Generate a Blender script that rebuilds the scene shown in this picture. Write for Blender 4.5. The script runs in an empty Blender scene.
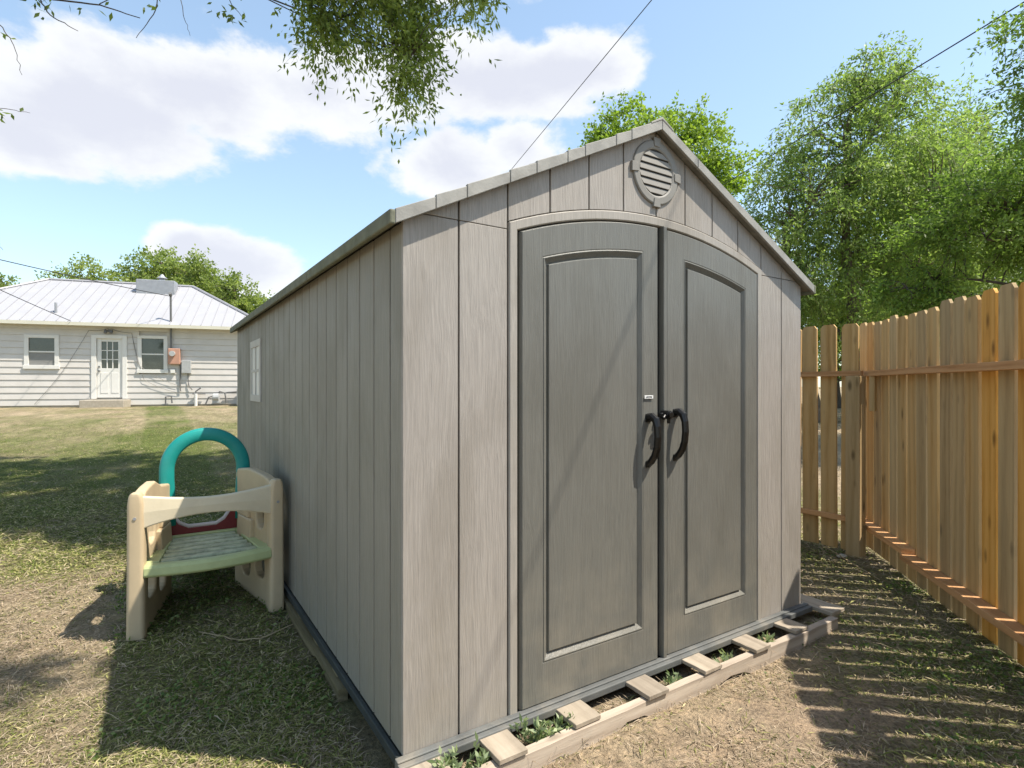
import bpy, bmesh, math, random
import numpy as np
from mathutils import Vector, Matrix, noise as mnoise
R = math.radians
random.seed(7)
sc = bpy.context.scene
COL = sc.collection

# ---------------------------------------------------------------- camera, sky, sun, exposure
RX, RY = 0.8396, -0.5431          # camera right in the world
FX, FY = 0.5435, 0.8397           # camera forward in the world
CAMX, CAMY, CAMZ = -0.705, -1.764, 1.345
def W(lat, fwd, z=0.0):           # metres right / ahead of where the photographer stood -> world
    return Vector((CAMX + lat*RX + fwd*FX, CAMY + lat*RY + fwd*FY, z))
cam_d = bpy.data.cameras.new('camera'); cam = bpy.data.objects.new('camera', cam_d)
COL.objects.link(cam); sc.camera = cam
cam.location = (CAMX, CAMY, CAMZ)
cam.rotation_euler = (R(90), 0, -math.atan2(FX, FY))
cam_d.sensor_width = 36; cam_d.lens = 36*555/1024; cam_d.shift_y = 2/1024
cam_d.clip_start = 0.05; cam_d.clip_end = 3000

SUN = Vector((0.425, -0.412, 1.0)).normalized()
EXPOSURE = 1.08
SKY = 0.138
SUN_E = 4.0
sun_d = bpy.data.lights.new('sun', 'SUN'); sun = bpy.data.objects.new('sun', sun_d)
COL.objects.link(sun)
sun_d.energy = SUN_E; sun_d.angle = R(0.53); sun_d.color = (1.0, 0.92, 0.80)
sun.rotation_euler = SUN.to_track_quat('Z', 'Y').to_euler()
sun.location = SUN*60
sc.view_settings.view_transform = 'Standard'
sc.view_settings.look = 'None'
sc.view_settings.exposure = EXPOSURE
sc.view_settings.gamma = 1
sc.render.film_transparent = False
sc.cycles.max_bounces = 8

# node helper -------------------------------------------------------------------------------
class NT:
    def __init__(s, tree): s.t = tree; s.n = tree.nodes; s.l = tree.links
    def new(s, typ, **kw):
        n = s.n.new(typ)
        for k, v in kw.items():
            if k.startswith('i_'):
                key = k[2:]; key = int(key) if key.isdigit() else key.replace('_', ' ')
                s.put(n.inputs[key], v)
            else: setattr(n, k, v)
        return n
    def put(s, sock, v):
        if isinstance(v, bpy.types.NodeSocket): s.l.new(v, sock)
        else: sock.default_value = v
    def math(s, op, a, b=0.0, c=None, clamp=False):
        n = s.n.new('ShaderNodeMath'); n.operation = op; n.use_clamp = clamp
        s.put(n.inputs[0], a); s.put(n.inputs[1], b)
        if c is not None: s.put(n.inputs[2], c)
        return n.outputs[0]
    def ramp(s, fac, stops):
        n = s.n.new('ShaderNodeValToRGB'); s.put(n.inputs[0], fac)
        e = n.color_ramp.elements
        while len(e) < len(stops): e.new(0.5)
        for el, (p, c) in zip(e, stops):
            el.position = p; el.color = (*c, 1) if len(c) == 3 else c
        return n.outputs[0]
    def mix(s, fac, a, b, mode='MIX'):
        n = s.n.new('ShaderNodeMix'); n.data_type = 'RGBA'; n.blend_type = mode
        s.put(n.inputs[0], fac)
        for k, v in ((6, a), (7, b)):
            if isinstance(v, tuple) and len(v) == 3: v = (*v, 1)
            s.put(n.inputs[k], v)
        return n.outputs[2]
    def mapr(s, v, a, b, c=0.0, d=1.0, smooth=False):
        n = s.n.new('ShaderNodeMapRange'); n.clamp = True
        if smooth: n.interpolation_type = 'SMOOTHSTEP'
        for i, x in enumerate((v, a, b, c, d)): s.put(n.inputs[i], x)
        return n.outputs[0]
    def noise(s, vec, scale, detail=4, rough=0.5, dist=0.0, col=False):
        n = s.n.new('ShaderNodeTexNoise')
        if vec is not None: s.l.new(vec, n.inputs['Vector'])
        n.inputs['Scale'].default_value = scale; n.inputs['Detail'].default_value = detail
        n.inputs['Roughness'].default_value = rough; n.inputs['Distortion'].default_value = dist
        return n.outputs['Color' if col else 'Fac']
    def mapping(s, vec, scale=(1,1,1), loc=(0,0,0), rot=(0,0,0)):
        n = s.n.new('ShaderNodeMapping'); s.l.new(vec, n.inputs['Vector'])
        n.inputs['Scale'].default_value = scale; s.put(n.inputs['Location'], loc)
        n.inputs['Rotation'].default_value = rot
        return n.outputs[0]

# world: Nishita sky with cloud banks laid out over world directions ---------------------------
world = bpy.data.worlds.new("World"); sc.world = world; world.use_nodes = True
N = NT(world.node_tree); N.n.clear()
sky = N.new('ShaderNodeTexSky', sky_type='NISHITA', sun_disc=False)
sky.sun_elevation = math.asin(SUN.z); sky.sun_rotation = math.atan2(SUN.x, SUN.y)
sky.air_density = 1.0; sky.dust_density = 0.6; sky.ozone_density = 1.2
tc = N.new('ShaderNodeTexCoord').outputs['Generated']
sep = N.new('ShaderNodeSeparateXYZ'); N.l.new(tc, sep.inputs[0])
dx, dy, dz = sep.outputs
A0 = math.atan2(FX, FY)
az = N.math('SUBTRACT', N.math('ARCTAN2', dx, dy), A0)       # azimuth about the view heading
el = N.math('ARCSINE', dz)
def blob(px, py, rx, ry):
    u = (px-512)/555; v = (386-py)/555
    a = math.atan(u); e = math.atan(v*math.cos(a))
    ra = rx/555*math.cos(a)**2; re = ry/555*math.cos(a)*math.cos(e)**2
    p = N.math('DIVIDE', N.math('SUBTRACT', az, a), ra)
    q = N.math('DIVIDE', N.math('SUBTRACT', el, e), re)
    return N.math('SUBTRACT', 1.0, N.math('SQRT', N.math('ADD', N.math('MULTIPLY', p, p), N.math('MULTIPLY', q, q))))
blobs = [(70,104,190,72),(200,88,170,62),(330,92,170,62),(470,80,165,54),(560,72,95,44),(20,140,120,44),
         (455,165,88,46),(520,150,55,36),(238,268,75,44),(180,246,42,26),(960,262,120,60),(350,-60,260,70)]
m = None
for b in blobs:
    s_ = blob(*b); m = s_ if m is None else N.math('SMOOTH_MAX', m, s_, 0.12)
nv = N.mapping(tc, scale=(1, 1, 1.7))
n1 = N.noise(nv, 4.2, 8, 0.58, 0.15)
n2 = N.noise(nv, 11.0, 8, 0.6)
back = N.math('SUBTRACT', N.noise(nv, 2.2, 4, 0.5), 0.62)    # scattered cloud over the rest of the sky
behind = N.mapr(N.math('ABSOLUTE', az), 0.9, 1.3)
m = N.math('MAXIMUM', m, N.math('SUBTRACT', N.math('MULTIPLY', back, 3.0), N.math('SUBTRACT', 1.0, behind)))
dens = N.math('ADD', m, N.math('ADD', N.math('MULTIPLY', N.math('SUBTRACT', n1, 0.5), 1.5),
                                N.math('MULTIPLY', N.math('SUBTRACT', n2, 0.5), 0.9)))
cov = N.mapr(dens, 0.0, 0.30, smooth=True)
body = N.noise(N.mapping(tc, scale=(1,1,1.6), loc=(0.03,0.02,0.35)), 5.0, 7, 0.55, 0.2)
shade = N.mapr(N.math('ADD', N.math('MULTIPLY', N.mapr(dens, 0.2, 1.0), 0.45), N.math('MULTIPLY', body, 1.0)), 0.5, 0.95, smooth=True)
ccol = N.mix(shade, (0.98, 0.99, 1.0), (0.77, 0.785, 0.87))
CLOUD = 0.50
skyc = N.mix(1.0, sky.outputs[0], (SKY*1.0, SKY*1.02, SKY*0.96), 'MULTIPLY')
skyc = N.mix(N.mapr(dz, 0.75, 0.0, 0.17, 0.34), skyc, (0.34, 0.42, 0.47))     # thin high veil
cc = N.mix(1.0, ccol, (CLOUD, CLOUD, CLOUD), 'MULTIPLY')
bg = N.new('ShaderNodeBackground', i_Color=N.mix(N.math('MULTIPLY', cov, 0.93), skyc, cc), i_Strength=1.0)
N.l.new(bg.outputs[0], N.new('ShaderNodeOutputWorld').inputs[0])

# ---------------------------------------------------------------- materials
def mat(name):
    m_ = bpy.data.materials.new(name); m_.use_nodes = True
    n = NT(m_.node_tree); n.n.clear()
    out = n.new('ShaderNodeOutputMaterial'); b = n.new('ShaderNodeBsdfPrincipled')
    n.l.new(b.outputs[0], out.inputs[0])
    return m_, n, b, out
def bump(n, b, h, strength=0.3, dist=0.01):
    k = n.new('ShaderNodeBump'); n.put(k.inputs['Height'], h)
    k.inputs['Strength'].default_value = strength; k.inputs['Distance'].default_value = dist
    n.l.new(k.outputs[0], b.inputs['Normal'])
def objco(n, rnd=True):
    t = n.new('ShaderNodeTexCoord').outputs['Object']
    if rnd:
        oi = n.new('ShaderNodeObjectInfo').outputs['Random']
        c = n.new('ShaderNodeCombineXYZ'); n.put(c.inputs[0], n.math('MULTIPLY', oi, 37.0)); n.put(c.inputs[2], n.math('MULTIPLY', oi, 91.0))
        a = n.new('ShaderNodeVectorMath', operation='ADD'); n.l.new(t, a.inputs[0]); n.l.new(c.outputs[0], a.inputs[1])
        t = a.outputs[0]
    return t
def plain(name, col, rough=0.6, var=0.12, scale=8, bmp=0.1, metal=0.0, dirt=None, spec=0.4):
    m_, n, b, _ = mat(name)
    co = objco(n)
    f = n.noise(co, scale, 5, 0.6)
    lo = tuple(c*(1-var) for c in col); hi = tuple(min(1, c*(1+var)) for c in col)
    c = n.mix(n.mapr(f, 0.3, 0.7), lo, hi)
    if dirt:
        d = n.noise(co, scale*0.35, 6, 0.7, 0.5)
        c = n.mix(n.mapr(d, 0.52, 0.72, 0, 0.55), c, dirt)
    n.put(b.inputs['Base Color'], c); b.inputs['Roughness'].default_value = rough; b.inputs['Metallic'].default_value = metal
    b.inputs['Specular IOR Level'].default_value = spec
    if bmp: bump(n, b, n.noise(co, scale*12, 4, 0.6), bmp, 0.004)
    return m_
def vinyl_wood(name, col, grain_axis='Z', var=0.10, strength=0.5, stain=0.20, rough=0.55, shade_tint=0.0):
    """moulded resin with a stamped wood grain"""
    m_, n, b, _ = mat(name)
    co = n.new('ShaderNodeTexCoord').outputs['Object']
    warp = n.noise(n.mapping(co, scale=(2.2, 2.2, 1.1)), 1.0, 3, 0.5, 0.0, col=True)
    wv = n.new('ShaderNodeVectorMath', operation='MULTIPLY_ADD')
    n.l.new(warp, wv.inputs[0]); wv.inputs[1].default_value = (0.10, 0.10, 0.0); n.l.new(co, wv.inputs[2])
    sc_ = (170, 170, 6) if grain_axis == 'Z' else (6, 170, 170)
    g = n.noise(n.mapping(wv.outputs[0], scale=sc_), 1.0, 6, 0.62)
    g2 = n.noise(n.mapping(wv.outputs[0], scale=tuple(s*0.38 for s in sc_)), 1.0, 4, 0.5)
    gg = n.math('ADD', n.math('MULTIPLY', g, 0.72), n.math('MULTIPLY', g2, 0.28))
    big = n.noise(n.mapping(co, scale=(2.6, 2.6, 1.2), loc=(3, 1, 0)), 1.0, 5, 0.62, 0.4)
    lo = tuple(c*(1-var*1.5) for c in col); hi = tuple(c*(1+var) for c in col)
    c = n.mix(n.mapr(gg, 0.36, 0.64), lo, hi)
    c = n.mix(n.mapr(big, 0.47, 0.64, 0, stain*2.2), c, tuple(k*0.62*q for k, q in zip(col, (1.03, 1.0, 0.92))))
    # dust kicked up near the ground
    sp = n.new('ShaderNodeSeparateXYZ'); n.l.new(co, sp.inputs[0])
    lowm = n.math('MULTIPLY', n.mapr(sp.outputs[2], 0.75, 0.12), n.mapr(n.noise(co, 5, 5, 0.6), 0.4, 0.65))
    c = n.mix(n.math('MULTIPLY', lowm, 0.30), c, (0.33, 0.29, 0.22))
    if shade_tint:
        al = n.noise(n.mapping(co, scale=(1.3, 1.3, 0.7), loc=(5, 2, 1)), 1.0, 6, 0.6)  # olive darkening mixed into the colour for shade and green bounce
        c = n.mix(n.mapr(al, 0.25, 0.65, shade_tint*0.55, shade_tint), c, (0.135, 0.145, 0.090))
    n.put(b.inputs['Base Color'], c); b.inputs['Roughness'].default_value = rough
    n.put(b.inputs['Roughness'], n.mapr(big, 0.3, 0.7, rough-0.08, rough+0.12))
    b.inputs['Specular IOR Level'].default_value = 0.35
    bump(n, b, gg, strength*1.5, 0.005)
    return m_
def wood(name, lo, mid, hi, weather=None, knots=True, axis='Z', rough=0.8):
    m_, n, b, _ = mat(name)
    co = objco(n)
    k = {'Z': (1, 1, 0.08), 'X': (0.08, 1, 1), 'Y': (1, 0.08, 1)}[axis]
    w = n.noise(n.mapping(co, scale=tuple(q*4 for q in k)), 1.0, 3, 0.5, 1.2)
    g = n.noise(n.mapping(co, scale=tuple(q*75 for q in k)), 1.0, 6, 0.65, 0.3)
    rings = n.new('ShaderNodeTexWave', wave_type='BANDS', bands_direction='X' if axis != 'X' else 'Z')
    n.l.new(n.mapping(co, scale=tuple(q*5 for q in k), rot=(0.05, 0.08, 0.6)), rings.inputs['Vector'])
    rings.inputs['Scale'].default_value = 1.1; rings.inputs['Distortion'].default_value = 11.0; rings.inputs['Detail'].default_value = 3
    f = n.math('ADD', n.math('MULTIPLY', g, 0.45), n.math('ADD', n.math('MULTIPLY', rings.outputs[1], 0.20), n.math('MULTIPLY', w, 0.38)))
    c = n.ramp(f, [(0.28, lo), (0.5, mid), (0.75, hi)])
    if knots:
        v = n.new('ShaderNodeTexVoronoi'); v.inputs['Scale'].default_value = 1.0
        kk = {'Z': (9, 9, 3.4), 'X': (3.4, 9, 9), 'Y': (9, 3.4, 9)}[axis]
        n.l.new(n.mapping(co, scale=kk), v.inputs['Vector'])
        c = n.mix(n.mapr(v.outputs[0], 0.06, 0.19, 0.8, 0.0), c, tuple(q*0.35 for q in lo))
    if weather:
        wn = n.noise(n.mapping(co, scale=tuple(q*9 for q in k)), 1.0, 5, 0.6)
        c = n.mix(n.mapr(wn, 0.42, 0.62, 0, 0.7), c, weather)
    oi = n.new('ShaderNodeObjectInfo').outputs['Random']
    c = n.mix(1.0, c, n.ramp(oi, [(0, (0.86, 0.86, 0.86)), (1, (1.09, 1.08, 1.05))]), 'MULTIPLY')
    n.put(b.inputs['Base Color'], c); b.inputs['Roughness'].default_value = rough
    b.inputs['Specular IOR Level'].default_value = 0.25
    bump(n, b, g, 0.35, 0.004)
    return m_
def leaf_mat(name, stops, trans=0.45, rough=0.5):
    m_, n, b, out = mat(name)
    at = n.new('ShaderNodeAttribute', attribute_name='v')
    c = n.ramp(at.outputs['Fac'], stops)
    n.put(b.inputs['Base Color'], c); b.inputs['Roughness'].default_value = rough
    b.inputs['Specular IOR Level'].default_value = 0.3
    tr = n.new('ShaderNodeBsdfTranslucent')
    n.put(tr.inputs[0], n.mix(1.0, c, (1.35, 1.45, 0.85), 'MULTIPLY'))
    mx = n.new('ShaderNodeMixShader'); mx.inputs[0].default_value = trans
    n.l.new(b.outputs[0], mx.inputs[1]); n.l.new(tr.outputs[0], mx.inputs[2]); n.l.new(mx.outputs[0], out.inputs[0])
    return m_
def bark_mat(name, col):
    m_, n, b, _ = mat(name)
    co = objco(n)
    f = n.noise(n.mapping(co, scale=(14, 14, 3)), 1.0, 6, 0.7, 0.4)
    n.put(b.inputs['Base Color'], n.mix(n.mapr(f, 0.3, 0.7), tuple(c*0.5 for c in col), tuple(c*1.25 for c in col)))
    b.inputs['Roughness'].default_value = 0.9; bump(n, b, f, 0.8, 0.02)
    return m_
def attr_color_mat(name, rough=0.9, trans=0.0, fine=0.25):
    m_, n, b, out = mat(name)
    at = n.new('ShaderNodeAttribute', attribute_name='col')
    co = n.new('ShaderNodeTexCoord').outputs['Object']
    c = at.outputs['Color']
    n.put(b.inputs['Base Color'], c); b.inputs['Roughness'].default_value = rough
    b.inputs['Specular IOR Level'].default_value = 0.15
    if trans:
        tr = n.new('ShaderNodeBsdfTranslucent'); n.put(tr.inputs[0], c)
        mx = n.new('ShaderNodeMixShader'); mx.inputs[0].default_value = trans
        n.l.new(b.outputs[0], mx.inputs[1]); n.l.new(tr.outputs[0], mx.inputs[2]); n.l.new(mx.outputs[0], out.inputs[0])
    return m_

M = {}
M['wall'] = vinyl_wood('resin_wall', (0.305, 0.280, 0.252))
M['wall_long'] = vinyl_wood('resin_wall_shade_tint', (0.305, 0.280, 0.252), shade_tint=0.32)  # side walls: their shaded tone is painted into the resin colour
M['trim'] = vinyl_wood('resin_trim', (0.31, 0.287, 0.255), strength=0.25)
M['door'] = vinyl_wood('resin_door', (0.142, 0.140, 0.124), strength=0.35, var=0.08, stain=0.17, rough=0.42)
M['core'] = plain('dark_core', (0.02, 0.02, 0.018), 0.8, 0.1)
M['roof'] = plain('roof_resin', (0.175, 0.172, 0.155), 0.75, 0.25, 18, 0.4, dirt=(0.10, 0.10, 0.06))
M['rake'] = plain('rake_resin', (0.26, 0.255, 0.235), 0.65, 0.18, 14, 0.25, dirt=(0.14, 0.13, 0.10))
M['eave'] = plain('eave_resin', (0.145, 0.15, 0.105), 0.75, 0.3, 10, 0.3, dirt=(0.10, 0.11, 0.04))
M['vent'] = plain('vent_resin', (0.195, 0.187, 0.168), 0.6, 0.08, 10, 0.1)
M['slat'] = plain('vent_slat', (0.20, 0.19, 0.17), 0.6, 0.08, 10, 0.1)
M['sill'] = plain('floor_rim', (0.105, 0.11, 0.108), 0.6, 0.2, 9, 0.2, dirt=(0.27, 0.24, 0.19))
M['black'] = plain('black_plastic', (0.006, 0.006, 0.006), 0.32, 0.1, 20, 0.0, spec=0.4)
M['badge'] = plain('badge_white', (0.7, 0.7, 0.68), 0.4, 0.03, 20, 0.0)
M['ink'] = plain('badge_ink', (0.05, 0.05, 0.05), 0.5, 0.03, 20, 0.0)
M['pane'] = plain('curtained_glass', (0.62, 0.63, 0.60), 0.3, 0.12, 3, 0.0, spec=0.5)
M['windowframe'] = plain('window_frame_resin', (0.50, 0.48, 0.44), 0.6, 0.06, 8, 0.05)
M['pallet'] = wood('pallet_wood', (0.26, 0.205, 0.16), (0.44, 0.37, 0.30), (0.54, 0.47, 0.39), weather=(0.34, 0.29, 0.24), knots=True, axis='X')
M['pallet_y'] = wood('pallet_board_wood', (0.19, 0.155, 0.12), (0.33, 0.28, 0.22), (0.42, 0.36, 0.29), weather=(0.26, 0.225, 0.18), knots=True, axis='Y')
M['pick_tan'] = wood('picket_tan', (0.34, 0.19, 0.06), (0.56, 0.35, 0.14), (0.65, 0.44, 0.21), weather=(0.50, 0.36, 0.18))
M['pick_grey'] = wood('picket_grey', (0.29, 0.19, 0.09), (0.47, 0.33, 0.165), (0.57, 0.42, 0.235), weather=(0.42, 0.315, 0.175))
M['pick_orange'] = wood('picket_orange', (0.44, 0.20, 0.035), (0.64, 0.33, 0.075), (0.72, 0.41, 0.12))
M['rail'] = wood('rail_wood', (0.38, 0.19, 0.075), (0.56, 0.31, 0.145), (0.64, 0.38, 0.19), knots=False, axis='X')
M['post'] = wood('post_wood', (0.32, 0.22, 0.10), (0.46, 0.33, 0.17), (0.54, 0.40, 0.23))
M['cream'] = plain('cream_plastic', (0.66, 0.58, 0.42), 0.45, 0.05, 6, 0.08, dirt=(0.50, 0.42, 0.29))
M['tan'] = plain('tan_plastic', (0.50, 0.40, 0.26), 0.5, 0.07, 6, 0.1, dirt=(0.42, 0.32, 0.20))
M['lime'] = plain('faded_green_plastic', (0.42, 0.47, 0.23), 0.5, 0.08, 9, 0.1, dirt=(0.24, 0.27, 0.14))
M['slatgrey'] = plain('weathered_green_plastic', (0.40, 0.43, 0.29), 0.6, 0.3, 22, 0.2, dirt=(0.07, 0.075, 0.04))
M['teal'] = plain('teal_plastic', (0.012, 0.26, 0.235), 0.4, 0.08, 8, 0.05, dirt=(0.05, 0.28, 0.25))
M['maroon'] = plain('maroon_plastic', (0.16, 0.02, 0.022), 0.4, 0.1, 8, 0.05)
M['pinkgrey'] = plain('faded_slide_plastic', (0.50, 0.45, 0.44), 0.4, 0.1, 8, 0.05)
M['siding'] = plain('white_siding', (0.56, 0.535, 0.505), 0.6, 0.05, 3, 0.05, dirt=(0.45, 0.43, 0.40))
M['whitetrim'] = plain('white_trim', (0.66, 0.65, 0.62), 0.55, 0.04, 4, 0.0)
M['glass'] = plain('dark_glass', (0.03, 0.035, 0.03), 0.05, 0.5, 3, 0.0, spec=0.9)
M['blind'] = plain('window_screen', (0.22, 0.22, 0.21), 0.6, 0.08, 6, 0.0)
M['metalroof'] = plain('white_metal_roof', (0.34, 0.34, 0.355), 0.45, 0.04, 2, 0.0, spec=0.4)
M['roofrib'] = plain('roof_rib', (0.30, 0.30, 0.32), 0.5, 0.04, 2, 0.0)
M['fascia'] = plain('fascia', (0.62, 0.60, 0.50), 0.6, 0.05, 4, 0.0)
M['concrete'] = plain('concrete', (0.36, 0.32, 0.26), 0.9, 0.15, 12, 0.4)
M['galv'] = plain('galvanised', (0.34, 0.35, 0.37), 0.5, 0.1, 8, 0.0, metal=0.4)
M['greybox'] = plain('grey_box', (0.38, 0.39, 0.39), 0.5, 0.1, 8, 0.0)
M['copper'] = plain('rusty_pink_box', (0.45, 0.25, 0.18), 0.6, 0.1, 8, 0.0)
M['pipe'] = plain('dark_pipe', (0.14, 0.14, 0.14), 0.5, 0.1, 8, 0.0)
M['wire'] = plain('wire', (0.03, 0.03, 0.032), 0.6, 0.0, 8, 0.0)
M['twig'] = plain('dry_twig', (0.33, 0.26, 0.16), 0.9, 0.2, 20, 0.0)
M['stone'] = plain('stone', (0.40, 0.37, 0.31), 0.9, 0.15, 12, 0.4)
M['bark'] = bark_mat('bark', (0.16, 0.125, 0.095))
M['bark_dark'] = bark_mat('bark_dark', (0.085, 0.07, 0.055))
M['blade'] = attr_color_mat('grass_blades', 0.75, 0.35)
M['leaf_over'] = leaf_mat('leaf_overhead', [(0, (0.07, 0.105, 0.025)), (0.5, (0.19, 0.25, 0.06)), (1, (0.38, 0.44, 0.13))], 0.5)
M['leaf_bright'] = leaf_mat('leaf_bright', [(0, (0.10, 0.16, 0.02)), (0.5, (0.20, 0.29, 0.04)), (1, (0.32, 0.40, 0.07))], 0.5)
M['leaf_willow'] = leaf_mat('leaf_willow', [(0, (0.10, 0.155, 0.04)), (0.5, (0.21, 0.295, 0.085)), (1, (0.36, 0.44, 0.16))], 0.5)
M['leaf_green'] = leaf_mat('leaf_green', [(0, (0.07, 0.12, 0.025)), (0.5, (0.15, 0.235, 0.05)), (1, (0.26, 0.36, 0.10))], 0.5)
M['leaf_pale'] = leaf_mat('leaf_pale', [(0, (0.22, 0.25, 0.15)), (0.5, (0.40, 0.42, 0.33)), (1, (0.70, 0.70, 0.66))], 0.4)
M['leaf_far'] = leaf_mat('leaf_far', [(0, (0.12, 0.16, 0.04)), (0.5, (0.21, 0.27, 0.07)), (1, (0.33, 0.37, 0.12))], 0.45)
M['leaf_weed'] = leaf_mat('leaf_weed', [(0, (0.12, 0.17, 0.08)), (0.5, (0.26, 0.33, 0.18)), (1, (0.42, 0.48, 0.30))], 0.35)

# ---------------------------------------------------------------- mesh helpers
def tag(o, label, cat, group=None, kind=None):
    if label: o['label'] = label
    if cat: o['category'] = cat
    if group: o['group'] = group
    if kind: o['kind'] = kind
    return o
def link(name, me, m_, parent=None, bevel=0.0, smooth=False, segs=2):
    o = bpy.data.objects.new(name, me); COL.objects.link(o)
    if m_ is not None:
        for k in (m_ if isinstance(m_, (list, tuple)) else [m_]): me.materials.append(k)
    if parent is not None: o.parent = parent
    if bevel:
        b = o.modifiers.new('bevel', 'BEVEL'); b.width = bevel; b.segments = segs; b.limit_method = 'ANGLE'; b.angle_limit = R(35)
        b.harden_normals = False
    if smooth:
        for p in me.polygons: p.use_smooth = True
    return o
class MB:
    """collects shapes into one mesh"""
    def __init__(s): s.v = []; s.f = []; s.mi = []; s.cur = 0
    def add(s, vs, fs):
        o = len(s.v); s.v += [tuple(v) for v in vs]; s.f += [tuple(i+o for i in f) for f in fs]; s.mi += [s.cur]*len(fs)
        return s
    def box(s, x0, x1, y0, y1, z0, z1):
        return s.add([(x0,y0,z0),(x1,y0,z0),(x1,y1,z0),(x0,y1,z0),(x0,y0,z1),(x1,y0,z1),(x1,y1,z1),(x0,y1,z1)],
              [(0,3,2,1),(4,5,6,7),(0,1,5,4),(1,2,6,5),(2,3,7,6),(3,0,4,7)])
    def prism(s, poly, a, b, plane='XZ'):
        """poly in a plane, extruded from a to b along the third axis"""
        def P(p, d):
            if plane == 'XZ': return (p[0], d, p[1])
            if plane == 'YZ': return (d, p[0], p[1])
            return (p[0], p[1], d)
        n = len(poly); vs = [P(p, a) for p in poly] + [P(p, b) for p in poly]
        fs = [tuple(range(n)), tuple(range(2*n-1, n-1, -1))] + [(i, i+n, (i+1) % n+n, (i+1) % n) for i in range(n)]
        return s.add(vs, fs)
    def loft(s, loops, cap0=True, cap1=True):
        n = len(loops[0]); o = []
        for l in loops: o += l
        fs = []
        for k in range(len(loops)-1):
            for i in range(n):
                j = (i+1) % n
                fs.append((k*n+i, k*n+j, (k+1)*n+j, (k+1)*n+i))
        if cap0: fs.append(tuple(range(n-1, -1, -1)))
        if cap1: fs.append(tuple((len(loops)-1)*n+i for i in range(n)))
        return s.add(o, fs)
    def tube(s, pts, r, sides=6, r2=None, cap=True):
        pts = [Vector(p) for p in pts]; n = len(pts); loops = []
        up = Vector((0, 0, 1))
        for i, p in enumerate(pts):
            d = (pts[min(i+1, n-1)] - pts[max(i-1, 0)])
            if d.length < 1e-9: d = Vector((0, 0, 1))
            d.normalize()
            a = d.cross(up)
            if a.length < 0.05: a = d.cross(Vector((0, 1, 0)))
            a.normalize(); b = a.cross(d)
            rr = r if r2 is None else r + (r2-r)*i/(n-1)
            if callable(r): rr = r(i/(n-1))
            loops.append([tuple(p + (a*math.cos(t)+b*math.sin(t))*rr) for t in (2*math.pi*k/sides for k in range(sides))])
        return s.loft(loops, cap, cap)
    def build(s, name, m_, parent=None, bevel=0.0, smooth=False, fix=True, segs=2):
        me = bpy.data.meshes.new(name); me.from_pydata(s.v, [], s.f)
        for p, k in zip(me.polygons, s.mi): p.material_index = k
        if fix:
            bm = bmesh.new(); bm.from_mesh(me); bmesh.ops.recalc_face_normals(bm, faces=bm.faces); bm.to_mesh(me); bm.free()
        return link(name, me, m_, parent, bevel, smooth, segs)
def thing(name, label, cat, loc=(0,0,0), rz=0.0, group=None):
    o = bpy.data.objects.new(name, None); COL.objects.link(o); o.empty_display_size = 0.2
    o.location = loc; o.rotation_euler = (0, 0, rz)
    return tag(o, label, cat, group)
def quads_np(name, V, m_, parent=None, v=None, col=None):
    """V: (N,4,3) array of leaf quads"""
    n = V.shape[0]
    me = bpy.data.meshes.new(name)
    me.vertices.add(n*4); me.vertices.foreach_set('co', V.astype(np.float32).ravel())
    me.loops.add(n*4); me.loops.foreach_set('vertex_index', np.arange(n*4, dtype=np.int32))
    me.polygons.add(n); me.polygons.foreach_set('loop_start', np.arange(0, n*4, 4, dtype=np.int32))
    me.polygons.foreach_set('loop_total', np.full(n, 4, dtype=np.int32))
    if v is not None:
        a = me.attributes.new('v', 'FLOAT', 'POINT'); a.data.foreach_set('value', np.repeat(v.astype(np.float32), 4))
    if col is not None:
        a = me.attributes.new('col', 'FLOAT_COLOR', 'POINT')
        c4 = np.concatenate([col, np.ones((n, 1))], 1).astype(np.float32)
        a.data.foreach_set('color', np.repeat(c4, 4, axis=0).ravel())
    me.update(); me.validate()
    return link(name, me, m_, parent)
def unit(a): return a/np.maximum(np.linalg.norm(a, axis=-1, keepdims=True), 1e-9)
def leaf_quads(rng, P, axis, L, Wd, fold=0.25):
    n = len(P); a = unit(axis)
    rnd = unit(rng.normal(size=(n, 3)))
    b = unit(np.cross(a, rnd)); c = np.cross(a, b)
    L = L*(0.7+0.6*rng.random((n, 1))); w = Wd*(0.7+0.6*rng.random((n, 1)))
    mid = P + a*L*0.45 + c*L*fold*0.15
    return np.stack([P, mid+b*w*0.5, P+a*L, mid-b*w*0.5], 1)

# ---------------------------------------------------------------- terrain
def sm(x, a, b):
    t = np.clip((x-a)/(b-a), 0, 1); return t*t*(3-2*t)
def terrain(x, y):
    f = (x-CAMX)*FX + (y-CAMY)*FY
    z = 0.66*sm(f, 5.0, 17.0)
    nb = 0.012*np.sin(x*3.1+1.3*np.sin(y*2.3)) * np.sin(y*2.7+x*0.7) + 0.006*np.sin(x*9.1+y*4.2)*np.sin(y*8.3-x*3.7)
    shed = (sm(x, -0.25, 0.0)*(1-sm(x, 2.5, 2.8))*sm(y, 0.0, 0.2)*(1-sm(y, 4.5, 4.9)))
    gap = sm(x, 0.0, 0.05)*(1-sm(x, 2.40, 2.46))*sm(y, -0.14, -0.12)*(1-sm(y, -0.02, 0.1))
    return z + nb - 0.05*shed*0.6 + 0.022*gap
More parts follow.
